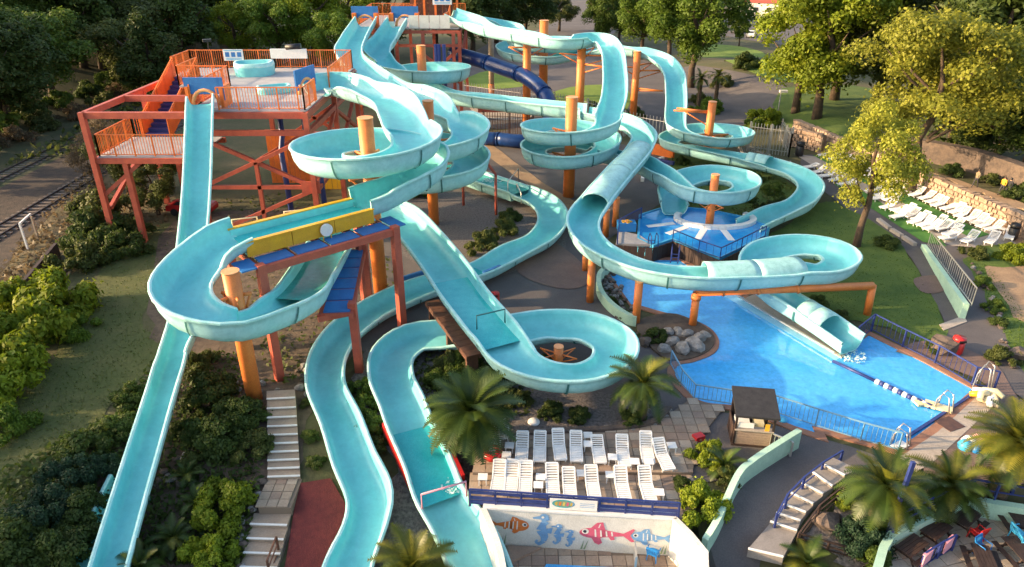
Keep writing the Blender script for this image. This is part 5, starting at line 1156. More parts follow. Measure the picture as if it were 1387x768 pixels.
wall_strip('bank_wall', spline(q), 2.0, 2.2, 1.2, M['darkrock'], 'dark reddish stone bank above the dirt path at the right', 'wall', -.3)
def palisade(label, pts, h, m, sp=.28, group='palisade fences', rails=2):
    pts = [Vector(p) for p in pts]; t = empty('palisade_fence', pts[0], label, 'fence', group); o = pts[0]; U = Vector((0, 0, 1))
    for p in pts: MB().bar(p - o - U * .1, p - o + U * (h + .1), .14).build('post', M[m], t)
    for p, q in zip(pts, pts[1:]):
        b = MB(); n = max(1, int((q - p).length / sp))
        for k in range(n): a = p.lerp(q, (k + .5) / n) - o; b.bar(a, a + U * h, .07, .03)
        for k in range(rails): z = h * (.15 + .7 * k / max(1, rails - 1)); b.bar(p - o + U * z, q - o + U * z, .06)
        b.build('pale_panel', M[m], t)
palisade('grey palisade fence along the road behind the upper slides', [PG(a, b) for a, b in ((628, 140), (665, 146), (706, 152), (750, 156), (795, 166), (845, 184), (903, 196))], 3.2, 'deck', .45)
palisade('dark palisade fence under the long lane left of the central rings', [PG(a, b) for a, b in ((655, 186), (690, 187), (722, 190))], 3.2, 'brown', .3)
palisade('tall pale steel gate fence at the right of the far double ring', [PG(a, b) for a, b in ((1012, 204), (1040, 208), (1068, 212))], 3.4, 'metal', .32)
palisade('pale steel fence running back from the tall gate', [PG(a, b) for a, b in ((1068, 212), (1062, 199), (1056, 190))], 2.6, 'metal', .7)
palisade('low mesh fence along the path behind the central planting', [PG(a, b) for a, b in ((1000, 206), (1040, 224), (1068, 234), (1092, 246))], 1.2, 'deck', .3)
tag(MB().box(PG(688, 185) + Vector((0, 0, 3.4)), (7.5, .25, .5), .05).build('red_beam', M['steel']), 'dark red beam over the fence under the long lane', 'beam')
wall_strip('orange_wall', [PG(860, 203), PG(912, 214)], 1.2, 1.2, .4, M['rail'], 'orange painted low wall beside the central double ring', 'wall'); wall_strip('blue_kerb', [PG(858, 213), PG(912, 224)], .4, .4, .5, M['bluerail'], 'dark blue kerb in front of the orange wall', 'kerb')
wall_strip('white_kerb', spline([PG(870, 246), PG(873, 232), (PG(884, 222)), PG(898, 216)]), .35, .35, .35, M['white'], 'curved white kerb by the central planting', 'kerb')
# wedge wall with mesh balustrade
w0, w1 = PG(1250, 336), PG(1303, 432)
b = MB(); d_ = (w1 - w0).normalized(); nn = Vector((d_.y, -d_.x, 0)) * .18
b.add([w0 + nn, w0 - nn, w1 - nn, w1 + nn] + [w0 + nn + Vector((0, 0, .35)), w0 - nn + Vector((0, 0, .35)), w1 - nn + Vector((0, 0, 1.15)), w1 + nn + Vector((0, 0, 1.15))], [(0, 1, 2, 3), (7, 6, 5, 4), (0, 4, 5, 1), (1, 5, 6, 2), (2, 6, 7, 3), (3, 7, 4, 0)])
tag(b.build('wedge_wall', M['mint']), 'pale mint wedge shaped wall between the two grey paths', 'wall')
up_ = Vector((.5, 0, .6)); blue_railing('grey mesh balustrade on the wedge shaped wall', [w0.lerp(w1, k / 4) + Vector((.35, 0, .15 + .9 * k / 4)) for k in range(5)], 1.3, None, 'metal', True, sp=.4, post=.05)
tag(MB().prism(px2([(1272, 440), (1305, 428), (1310, 436), (1278, 448)]), -.02, .04).build('threshold_slab', M['concrete']), kind='structure')
b = MB(); kp = [PG(a, b_) for a, b_ in ((1188, 298), (1206, 312), (1222, 322), (1240, 334))]
t = empty('edging_stones', kp[0], 'pale edging stones between the turf and the right path', 'edging')
for p, q in zip(kp, kp[1:]): MB().bar(p - kp[0] + (q - p) * .06 + Vector((0, 0, .12)), q - kp[0] - (q - p) * .06 + Vector((0, 0, .12)), .35, .3).build('stone', M['concrete'], t)

# ------------------------------------------------------------------ rocks
def rockmesh(seed, m):
    r_ = random.Random(seed); bm = bmesh.new(); bmesh.ops.create_icosphere(bm, subdivisions=2, radius=1)
    ax = [(Vector((r_.gauss(0, 1), r_.gauss(0, 1), r_.gauss(0, 1))).normalized(), r_.uniform(.55, .9)) for _ in range(9)]
    for v in bm.verts:
        c = v.co.normalized(); k = 1
        for a, l_ in ax:
            dt = c.dot(a)
            if dt > l_: k = min(k, l_ / dt)
        v.co = c * k * r_.uniform(.95, 1.03)
    me = bpy.data.meshes.new('boulder'); bm.to_mesh(me); bm.free(); me.materials.append(m); return me
RK = [rockmesh(k, M['rock']) for k in range(4)] + [rockmesh(k + 10, M['darkrock']) for k in range(3)]
def rock(px, py, r_, label, k=None, group='grey boulders on the pool island', h=.7):
    o = link('boulder', RK[k if k is not None else random.randrange(4)], None, PG(px, py) + Vector((0, 0, r_ * .3)), (random.uniform(-.3, .3), random.uniform(-.3, .3), random.uniform(0, 6)), (r_, r_ * .9, r_ * h)); return tag(o, label, 'boulder', group)
isl = px2([(862, 438), (905, 426), (936, 434), (960, 448), (968, 462), (960, 476), (935, 487), (905, 488), (880, 470)]); tag(MB().prism(smoothpoly(isl, 3), -.1, .12).build('rock_island', M['soil']), kind='structure')
for k, (x, y, r_) in enumerate(((912, 466, .65), (925, 476, .7), (945, 461, .62), (930, 455, .55), (918, 453, .5), (940, 472, .75), (955, 456, .45), (905, 452, .45), (900, 476, .5))): rock(x, y, r_, 'grey boulder on the pool island, %s' % ['at the left middle', 'largest at the front', 'behind the orange post', 'in the centre', 'at the back left', 'front right by the brown kerb', 'small one farthest right', 'small one beside the green bush', 'front left by the rail'][k])
rock(873, 466, .6, 'reddish brown boulder at the left end of the pool island', 5); rock(1280, 476, 1.1, 'dark rounded boulder at the lawn corner beside the red bin', 4, None); rock(1378, 485, .9, 'brown boulder at the right edge beyond the brown path', 5, None); rock(1118, 712, .9, 'dark flat boulder on the gravel island beside the steps', 6, None, .45)
stm = [rockmesh(40 + k, M['darkrock']) for k in range(3)] + RK[:2]
def stones(name, pts, n, spread, r0, r1, label):
    t = empty(name, PG(*pts[0]), label, 'stones'); o = t.location.copy()
    for k in range(n):
        f = random.random() * (len(pts) - 1); i = min(int(f), len(pts) - 2); f -= i; a, c = pts[i], pts[i + 1]; q = PG(a[0] + (c[0] - a[0]) * f + random.gauss(0, spread), a[1] + (c[1] - a[1]) * f + random.gauss(0, spread * .7)); s_ = random.uniform(r0, r1)
        link('stone', random.choice(stm), t, q - o + Vector((0, 0, s_ * .25)), (0, 0, random.uniform(0, 6)), (s_, s_, s_ * .7))
stones('stone_edging', [(352, 655), (340, 690), (326, 730), (318, 768)], 40, 5, .12, .3, 'loose grey stones along the left side of the lower steps')
stones('cobble_bed', [(822, 372), (830, 400), (846, 424)], 90, 6, .12, .26, 'dark cobbles filling the curved mint pool wall'); stones('stone_edging', [(700, 590), (860, 584), (890, 574), (912, 552)], 40, 2, .1, .2, 'small stones edging the gravel bed above the loungers'); stones('stone_edging', [(1318, 360), (1345, 405), (1362, 470), (1375, 500)], 30, 2, .15, .28, 'pale stones edging the right hand lawn'); stones('rubble_patch', [(325, 520), (345, 530), (400, 545), (420, 500)], 40, 9, .12, .35, 'broken stones on the soil around the low orange pole'); stones('rubble_patch', [(205, 660), (235, 640), (260, 620)], 40, 9, .1, .3, 'broken stones on the bank right of the drop slide')

# ------------------------------------------------------------------ people
def person(p, rz, top, trousers, hairm, label, stride=.25):
    t = empty('person', p, label, 'person', None, rz)
    bm = bmesh.new(); sl = bm.verts.layers.skin.verify(); V = {}
    def vt(k, co, r_): v = bm.verts.new(co); V[k] = v; v[sl].radius = (r_, r_ * .85); v[sl].use_root = (k == 'pelvis'); return v
    vt('pelvis', (0, 0, .95), .16); vt('waist', (0, 0, 1.12), .145); vt('chest', (0, .01, 1.35), .17); vt('neck', (0, .0, 1.50), .065); vt('head', (0, .02, 1.62), .105); vt('crown', (0, .02, 1.70), .085)
    for s_, n in ((-1, 'l'), (1, 'r')):
        f = stride * s_
        vt('hip' + n, (.09 * s_, 0, .90), .115); vt('knee' + n, (.10 * s_, f * .5 + .04, .50), .07); vt('ankle' + n, (.10 * s_, f, .09), .05); vt('toe' + n, (.11 * s_, f + .16, .04), .04)
        vt('sh' + n, (.19 * s_, 0, 1.43), .075); vt('el' + n, (.26 * s_, -f * .35, 1.15), .05); vt('wr' + n, (.27 * s_, -f * .8 + .1, .93), .038); vt('ha' + n, (.27 * s_, -f * .9 + .14, .84), .035)
    E = ['pelvis waist', 'waist chest', 'chest neck', 'neck head', 'head crown'] + sum([[f'pelvis hip{n}', f'hip{n} knee{n}', f'knee{n} ankle{n}', f'ankle{n} toe{n}', f'chest sh{n}', f'sh{n} el{n}', f'el{n} wr{n}', f'wr{n} ha{n}'] for n in 'lr'], [])
    for e in E: a, c = e.split(); bm.edges.new((V[a], V[c]))
    me = bpy.data.meshes.new('body'); bm.to_mesh(me); bm.free(); o = link('body', me, t); o.modifiers.new('skin', 'SKIN'); s2 = o.modifiers.new('sub', 'SUBSURF'); s2.levels = s2.render_levels = 1
    m = bpy.data.materials.new('clothes'); m.use_nodes = True; tr = m.node_tree; bs = tr.nodes['Principled BSDF']; bs.inputs['Roughness'].default_value = .8
    tc = tr.nodes.new('ShaderNodeTexCoord'); sx = tr.nodes.new('ShaderNodeSeparateXYZ'); rp = tr.nodes.new('ShaderNodeValToRGB'); mr = tr.nodes.new('ShaderNodeMath'); mr.operation = 'DIVIDE'; mr.inputs[1].default_value = 1.8
    tr.links.new(tc.outputs['Object'], sx.inputs[0]); tr.links.new(sx.outputs[2], mr.inputs[0]); tr.links.new(mr.outputs[0], rp.inputs[0]); tr.links.new(rp.outputs[0], bs.inputs[0])
    e = rp.color_ramp.elements; rp.color_ramp.interpolation = 'CONSTANT'; e[0].position = 0; e[0].color = (.02, .02, .02, 1); e[1].position = .06; e[1].color = (*trousers, 1); x = e.new(.55); x.color = (*top, 1); x = e.new(.835); x.color = (.5, .3, .2, 1)
    me.materials.append(m)
    lathe([(.0, 1.80), (.07, 1.78), (.105, 1.72), (.112, 1.64), (.10, 1.60)], 12).build('hair', M[hairm], t)
    for s_ in (-.035, .035): MB().box((s_, .105, 1.645), (.025, .02, .015)).build('eye', M['black'], t)
person(PG(1355, 264), R(120), (.62, .36, .03), (.05, .045, .05), 'bark', 'person in a yellow top walking on the dirt path above the stone wall'); person(PG(1363, 266), R(120), (.02, .02, .025), (.02, .02, .03), 'black', 'person dressed in black walking beside the one in yellow'); person(PG(1320, 254), R(110), (.22, .17, .10), (.05, .045, .05), 'bark', 'person in a tan top walking behind on the dirt path')

# ------------------------------------------------------------------ plants
def quads_mesh(name, cen, nor, size, m, aspect=1.5):
    """many small leaf faces: centres, facing directions, sizes"""
    n = len(cen); r_ = rng.normal(size=(n, 3)); nor = nor / (np.linalg.norm(nor, axis=1, keepdims=True) + 1e-9)
    t = np.cross(nor, r_); t /= (np.linalg.norm(t, axis=1, keepdims=True) + 1e-9); b = np.cross(nor, t)
    s = size[:, None]; v = np.empty((n, 4, 3)); v[:, 0] = cen - t * s * .5 * aspect; v[:, 1] = cen - b * s * .42; v[:, 2] = cen + t * s * .5 * aspect; v[:, 3] = cen + b * s * .42
    me = bpy.data.meshes.new(name); me.vertices.add(n * 4); me.vertices.foreach_set('co', v.reshape(-1)); me.loops.add(n * 4); me.loops.foreach_set('vertex_index', np.arange(n * 4, dtype=np.int32)); me.polygons.add(n); me.polygons.foreach_set('loop_start', np.arange(0, n * 4, 4, dtype=np.int32))
    me.update(calc_edges=True); me.materials.append(m); return me
def crown(name, seed, rx, rz, n_lobe, n_leaf, leaf, m, shape='round', zc=0, droop=0):
    g = np.random.default_rng(seed); d = g.normal(size=(n_lobe, 3)); d /= np.linalg.norm(d, axis=1, keepdims=True); rad = g.uniform(.35, 1.0, n_lobe) ** .6
    c = d * rad[:, None]
    if shape == 'cone': k = (c[:, 2] + 1) / 2; f = (1.15 - k) ** .8; c[:, 0] *= f; c[:, 1] *= f
    if shape == 'dome': c[:, 2] = np.abs(c[:, 2]) * 1.0 - .15
    lr = g.uniform(.16, .36, n_lobe) * (1.0 if shape != 'cone' else .8); li = g.choice(n_lobe, n_leaf, p=lr ** 2 / np.sum(lr ** 2))
    dd = g.normal(size=(n_leaf, 3)); dd /= np.linalg.norm(dd, axis=1, keepdims=True); dd[:, 2] = np.where(g.random(n_leaf) < .65, np.abs(dd[:, 2]), dd[:, 2])
    rr = g.uniform(.55, 1.08, n_leaf); p = c[li] + dd * (lr[li] * rr)[:, None]
    stray = g.random(n_leaf) < .07; p[stray] *= g.uniform(1.0, 1.18, stray.sum())[:, None]
    p[:, 0] *= rx; p[:, 1] *= rx; p[:, 2] = p[:, 2] * rz + zc
    nor = dd + g.normal(size=dd.shape) * .55; nor[:, 2] += .15
    return quads_mesh(name, p, nor, g.uniform(.6, 1.35, n_leaf) * leaf, m)
def trunkmesh(seed, h, r_, limbs, m, spread=.35, z0=.35):
    g = random.Random(seed); b = MB(); pts = [(g.uniform(-.12, .12) * k, g.uniform(-.12, .12) * k, h * k / 5) for k in range(6)]; pts[0] = (0, 0, -.3); b.tube(pts, [r_ * (1.25, .95, .82, .68, .5, .25)[k] for k in range(6)], 9)
    for k in range(limbs):
        a = 2 * math.pi * k / limbs + g.uniform(-.4, .4); z = h * g.uniform(z0, .8); l_ = h * spread * g.uniform(.7, 1.2); q = Vector((pts[3][0] * .6, pts[3][1] * .6, z))
        b.tube([q, q + Vector((math.cos(a) * l_ * .5, math.sin(a) * l_ * .5, l_ * .35)), q + Vector((math.cos(a) * l_, math.sin(a) * l_, l_ * .85))], [r_ * .42, r_ * .28, r_ * .08], 6)
    return b.mesh('trunk', m)
# unit trees 10 m high
TR = {}
def kind(k, m, n_leaf, leaf, rx, rz, zc, shape='round', lobes=34, th=8, tr=.28, limbs=7, nvar=2):
    TR[k] = [(crown('crown', hash(k) % 1000 * 0 + sum(map(ord, k)) + v, rx, rz, lobes, n_leaf, leaf, L[m], shape, zc), trunkmesh(sum(map(ord, k)) + v, th, tr, limbs, M['bark'])) for v in range(nvar)]
kind('broad', 'mid', 21560, 0.190, 3.4, 3.6, 6.2); kind('deep', 'deep', 15400, 0.236, 3.6, 4.2, 5.6, lobes=40); kind('bright', 'bright', 24640, 0.179, 3.6, 3.7, 6.2, lobes=40); kind('cone', 'deep', 17600, 0.236, 3.2, 4.8, 5.3, 'cone', 50); kind('olive', 'olive', 14300, 0.211, 3.4, 3.9, 5.9); kind('willow', 'yellow', 33880, 0.134, 4.0, 3.3, 6.9, lobes=60, nvar=1, tr=.24); kind('airy', 'yellow', 15399, 0.149, 3.3, 3.4, 6.4, lobes=34, tr=.30); kind('ygreen', 'lime', 21560, 0.169, 3.5, 3.8, 6.0, lobes=40)
kind('dry', 'dry', 9240, 0.136, 3.0, 3.2, 5.5, lobes=50, tr=.12, limbs=10, nvar=1)
SH = {}
def skind(k, m, n, leaf, rz=.62, lobes=22, nvar=2): SH[k] = [crown('foliage', 77 + sum(map(ord, k)) + v, .85, rz, lobes, n, leaf, L[m], 'dome', .12) for v in range(nvar)]
skind('deep', 'deep', 8580, 0.068); skind('mid', 'mid', 8580, 0.068); skind('lime', 'lime', 8580, 0.073, .8); skind('olive', 'olive', 8580, 0.063); skind('blue', 'blue', 9240, 0.053, .85); skind('dry', 'dry', 5940, 0.053); skind('bright', 'bright', 12012, 0.058)
tcount = {}
def tree(px, py, h, k, label, group='trees around the park', wide=1.0, Yb=None, zoff=0, rot=None):
    p = px if py is None else PG(px, py); v = random.choice(TR[k]); t = empty('tree', p, label, 'tree', group, random.uniform(0, 6.28) if rot is None else rot); s_ = h / 10.0
    t.scale = (s_ * wide, s_ * wide, s_); link('trunk', v[1], t); link('crown', v[0], t); return t
def shrub(px, py, r_, k, label, group='shrubs', hz=1.0, h=0):
    p = PG(px, py); o = link('shrub', random.choice(SH[k]), None, p + Vector((0, 0, h)), (0, 0, random.uniform(0, 6.28)), (r_, r_, r_ * hz)); return tag(o, label, 'shrub', group)
# -- the wood behind the railway, top left
wood = [(-50, 250, 12, 'deep'), (-10, 205, 13, 'olive'), (14, 165, 13, 'broad'), (45, 200, 11, 'olive'), (70, 168, 14, 'deep'), (95, 180, 12, 'deep'), (122, 166, 13, 'cone'), (150, 165, 12, 'deep'), (180, 150, 12, 'deep'), (215, 140, 12, 'cone'), (30, 130, 16, 'broad'), (75, 120, 16, 'olive'), (120, 115, 16, 'deep'), (165, 112, 16, 'deep'), (210, 105, 15, 'olive'), (250, 100, 15, 'deep'), (10, 95, 18, 'deep'), (60, 85, 18, 'broad'), (110, 80, 18, 'broad'), (160, 78, 18, 'deep'), (215, 72, 17, 'deep'), (265, 68, 17, 'deep'), (310, 72, 16, 'deep'), (345, 68, 16, 'deep'), (-30, 150, 14, 'broad'), (40, 145, 13, 'olive'), (85, 150, 13, 'broad'), (5, 120, 15, 'olive'), (50, 104, 16, 'broad'), (95, 100, 16, 'olive'), (140, 100, 16, 'broad'), (190, 128, 13, 'olive'), (20, 60, 19, 'broad'), (90, 60, 18, 'olive'), (140, 58, 18, 'broad'), (190, 60, 18, 'olive'), (240, 60, 18, 'broad')]
wd = {'deep': 'dark green', 'cone': 'pointed dark', 'olive': 'olive green', 'broad': 'sunlit mid green'}
for k, (x, y, h, kd) in enumerate(wood):
    row = 'front' if y > 138 else 'middle' if y > 98 else 'back'; q = P(x, y)
    if x < 190: q.x = min(q.x, -64 - (3 if row == 'front' else 7) * random.random()); q.y = min(q.y, {'front': 92, 'middle': 125, 'back': 160}[row] + 9 * (k % 4))
    q.z = zg(q.x, q.y)
    tree(q, None, h, kd, '%s tree, %s rank of the railway wood, %s' % (wd[kd], row, ORD[sum(1 for w_ in wood[:k] if ('front' if w_[1] > 138 else 'middle' if w_[1] > 98 else 'back') == row)]), 'trees of the wood behind the railway', 1.3)
for k, (x, y, h, kd, lb) in enumerate([(200, 128, 7, 'dry', 'bare brown thicket left of the front tower'), (235, 118, 7, 'dry', 'bare brown thicket behind the orange tower stairs'), (275, 108, 7, 'dry', 'bare brown thicket behind the tower notice board'), (310, 104, 6, 'dry', 'bare brown bush right of the notice board'), (322, 92, 12, 'ygreen', 'yellow green tree behind the front tower'), (380, 95, 14, 'bright', 'bright green tree left of the back tower, left of two'), (425, 92, 15, 'ygreen', 'bright yellow green tree left of the back tower, right of two'), (460, 108, 11, 'bright', 'green tree directly beside the left lane of the back tower'), (350, 112, 6, 'olive', 'low olive tree between the two towers')]): tree(x, y, h, kd, lb, wide=1.15)
# -- beside the railway
for k, (x, y, h, kd, lb) in enumerate([(150, 225, 6, 'dry', 'dry brown bush at the foot of the tower landing'), (175, 262, 6.5, 'olive', 'olive bush under the tower landing'), (128, 250, 5, 'dry', 'dry bush on the verge left of the tower leg'), (215, 290, 5, 'olive', 'olive bush between the tower legs'), (225, 255, 6, 'broad', 'green bush behind the left tower legs')]): tree(x, y, h, kd, lb, 'bushes beside the railway', 1.25)
for k, (x, y, r_, kd, lb) in enumerate([(130, 330, 3.0, 'deep', 'dark green shrub by the left tower leg'), (155, 300, 3.2, 'olive', 'tall olive shrub under the tower landing'), (170, 345, 2.0, 'deep', 'dark shrub right beside the bottom of the tower leg'), (105, 362, 2.4, 'olive', 'olive shrub between the sunny bushes and the tower'), (120, 300, 2.4, 'olive', 'olive shrub at the verge above the goal frame'), (66, 425, 3.3, 'lime', 'sunlit yellow green bush at the left, upper of three'), (30, 480, 3.2, 'lime', 'sunlit yellow green bush at the left, middle of three'), (-5, 530, 3.0, 'lime', 'sunlit bush at the left edge, lowest of three'), (98, 450, 1.9, 'bright', 'olive bush in the shade right of the sunny bushes'), (0, 590, 1.9, 'bright', 'green bush cut by the left edge'), (190, 318, 2.0, 'olive', 'olive shrub touching the right tower leg')]): shrub(x, y, r_, kd, lb, 'shrubs on the left bank', 1.25)
for k in range(18):
    x, y = -60.5 - 3.2 * (k % 2) - random.random(), 66 + k * 3.4
    o = link('shrub', random.choice(SH[('olive', 'deep', 'dry', 'mid')[k % 4]]), None, (x, y, zg(x, y)), (0, 0, k), (2.7, 2.7, 2.9)); tag(o, '%s shrub at the bank foot beyond the track, %s' % (('olive', 'dark green', 'dry brown', 'mid green')[k % 4], ORD[k].replace('from the left', 'from the camera').replace('leftmost', 'nearest')), 'shrub', 'shrubs along the railway bank')
# -- left foreground
for k, (x, y, r_, kd, lb) in enumerate([(180, 545, 1.3, 'deep', 'dark shrub left of the drop slide, topmost'), (158, 590, 1.4, 'deep', 'dark shrub left of the drop slide, second from the top'), (120, 620, 1.7, 'deep', 'dark shrub at the edge of the lawn left of the slide'), (135, 645, 1.2, 'blue', 'dull blue green shrub above the short trough'), (85, 665, 1.7, 'blue', 'blue green shrub at the lower left of the lawn'), (60, 715, 1.7, 'blue', 'blue green shrub near the bottom left corner'), (110, 700, 1.5, 'deep', 'dark shrub left of the short trough'), (20, 745, 1.8, 'deep', 'dark shrub in the bottom left corner'), (85, 755, 1.7, 'deep', 'dark shrub at the bottom beside the short trough'), (270, 500, 1.5, 'olive', 'olive shrub right of the drop slide, topmost'), (285, 545, 1.9, 'deep', 'dark shrub mass left of the low orange pole'), (330, 570, 1.7, 'deep', 'dark shrub touching the garden steps, upper'), (300, 600, 1.9, 'deep', 'dark shrub left of the garden steps'), (340, 615, 1.4, 'olive', 'olive shrub touching the garden steps, lower'), (265, 590, 1.3, 'deep', 'dark shrub close to the right side of the drop slide'), (258, 632, .9, 'olive', 'small olive shrub on the bank beside the drop slide'), (300, 692, 1.75, 'lime', 'round bright green shrub left of the lower steps'), (285, 760, 1.4, 'lime', 'bright green shrub at the bottom left of the lower steps'), (422, 594, .6, 'deep', 'dark low plants between the steps and the winding slide, upper'), (427, 630, .6, 'deep', 'dark low plants between the steps and the winding slide, lower'), (416, 548, .5, 'olive', 'olive plants at the top of the garden steps')]): shrub(x, y, r_, kd, lb, 'shrubs in the left foreground', 1.15)
# -- middle beds
for k, (x, y, r_, kd, lb) in enumerate([(650, 340, 1.9, 'olive', 'wide olive bush on the gravel bed, left half'), (680, 320, 1.8, 'olive', 'wide olive bush on the gravel bed, right half'), (690, 298, 1.2, 'deep', 'dark bush behind the wide olive bush'), (570, 265, 1.6, 'deep', 'dark bush beneath the double ring'), (488, 530, 1.0, 'mid', 'green bush between the two river slides, topmost'), (496, 556, 1.0, 'mid', 'green bush between the two river slides, second'), (506, 582, .95, 'mid', 'green bush between the two river slides, third'), (513, 608, .75, 'deep', 'green bush between the two river slides, lowest'), (592, 522, 1.0, 'mid', 'green bush inside the bend of the river slide, left'), (605, 500, 1.3, 'olive', 'olive bush inside the bend of the river slide, centre'), (640, 505, 1.3, 'olive', 'olive bush inside the bend of the river slide, right'), (604, 560, 1.0, 'deep', 'dark bush under the big palm, left'), (655, 540, 1.3, 'deep', 'dark bush under the big palm, right'), (725, 497, 1.2, 'olive', 'bush inside the ring beside the stub pole'), (700, 545, 1.0, 'olive', 'bush below the ring slide, left'), (745, 562, .9, 'deep', 'dark bush below the ring slide, middle'), (612, 580, .7, 'mid', 'leafy bush at the left foot of the big palm'), (640, 560, .9, 'mid', 'leafy bush at the right foot of the big palm'), (612, 522, 1.5, 'mid', 'large leafy bush behind the big palm, left'), (650, 530, 1.5, 'mid', 'large leafy bush behind the big palm, centre'), (688, 540, 1.2, 'olive', 'large leafy bush behind the big palm, right'), (628, 500, 1.3, 'mid', 'leafy bush at the top of the bed behind the palm'), (615, 545, 1.0, 'mid', 'leafy bush behind the big palm trunk'), (675, 520, 1.1, 'mid', 'leafy bush between the big palm and the raft slide'), (785, 568, .8, 'deep', 'small round dark bush below the ring slide, right'), (859, 572, .9, 'deep', 'dark bush at the foot of the palm by the terrace'), (845, 430, .7, 'deep', 'dark plants on the outside of the mint pool wall, lower'), (828, 412, .6, 'deep', 'dark plants on the outside of the mint pool wall, upper'), (888, 462, .95, 'deep', 'dark green bush on the pool island'), (862, 462, .7, 'olive', 'olive bush left of the pool island'), (957, 625, 1.1, 'lime', 'yellow green shrub right of the upper loungers'), (953, 696, 1.4, 'lime', 'yellow green shrub at the right end of the blue railing'), (985, 655, .9, 'olive', 'olive shrub below the lifeguard hut'), (925, 660, .6, 'deep', 'dark shrub between the two yellow green shrubs'), (1165, 738, 1.3, 'blue', 'round blue green shrub on the gravel island'), (1182, 760, .9, 'mid', 'green shrub against the mint wall end'), (1143, 682, .7, 'lime', 'small yellow green shrub by the pale steps'), (1215, 700, 1.2, 'deep', 'dark plants behind the mint wall, left'), (1250, 688, 1.2, 'olive', 'dark plants behind the mint wall, middle'), (1290, 668, 1.1, 'deep', 'dark plants behind the mint wall, right')]): shrub(x, y, r_, kd, lb, 'shrubs in the middle beds', 1.15)
for k, (x, y, r_, kd, lb) in enumerate([(925, 222, 1.0, 'deep', 'bush at the top left of the central bed'), (945, 232, 1.2, 'olive', 'bush under the right double ring, left'), (985, 238, 1.3, 'olive', 'bush in the central bed above the flat ring'), (1020, 245, 1.2, 'deep', 'dark bush in the central bed, middle'), (1045, 262, 1.3, 'mid', 'green bush in the central bed, centre right'), (1060, 280, 1.2, 'deep', 'dark bush in the central bed inside the bend'), (1035, 285, 1.3, 'olive', 'olive bush in the central bed near the splash pool'), (1015, 272, 1.0, 'deep', 'dark bush beside the flat ring'), (1030, 318, .9, 'dry', 'dry grass tuft at the slide mouth of the splash pool'), (820, 160, 2.4, 'bright', 'bright green bush behind the descending slide'), (800, 150, 1.8, 'bright', 'small bright bush left of the descending slide'), (843, 165, 2.0, 'deep', 'dark narrow bush between the two descending slides'), (858, 160, 1.8, 'deep', 'dark bush beside the tall slim pole'), (1035, 168, 2.6, 'lime', 'sunny green bush behind the tall gate'), (1022, 172, 1.5, 'bright', 'small sunny bush left of the tall gate'), (955, 150, 2.6, 'bright', 'bright bush at the foot of the cordyline trees'), (940, 140, 2.2, 'olive', 'olive bush under the large bright tree'), (1012, 92, 3.0, 'deep', 'single round dark bush on the far lawn'), (975, 118, 2.4, 'olive', 'olive shrubs on the road island'), (1200, 334, 1.2, 'deep', 'dark round shrub beside the right path'), (1316, 347, 1.3, 'olive', 'olive shrub at the end of the turf'), (1378, 352, 1.6, 'lime', 'yellow shrub at the right edge by the sandy path'), (1108, 414, .9, 'deep', 'dark plants beneath the orange pipe, left'), (1138, 432, .9, 'olive', 'dark plants beneath the orange pipe, right'), (1330, 388, .9, 'mid', 'small green shrub on the right lawn, upper'), (1345, 420, .9, 'mid', 'small green shrub on the right lawn, lower'), (1352, 440, .7, 'deep', 'small dark shrub on the right lawn edge'), (1362, 490, 1.2, 'olive', 'olive shrub by the brown boulder'), (1270, 474, .9, 'deep', 'dark shrub beside the rounded boulder'), (1245, 214, 1.8, 'olive', 'green shrub on the bank above the far loungers'), (1290, 236, 1.3, 'deep', 'dark shrub along the dirt path, left'), (1335, 248, 1.3, 'olive', 'olive shrub along the dirt path, right'), (1380, 268, 1.6, 'deep', 'dark shrub on the bank at the right edge')]): shrub(x, y, r_, kd, lb, 'shrubs around the right lawns', 1.1)
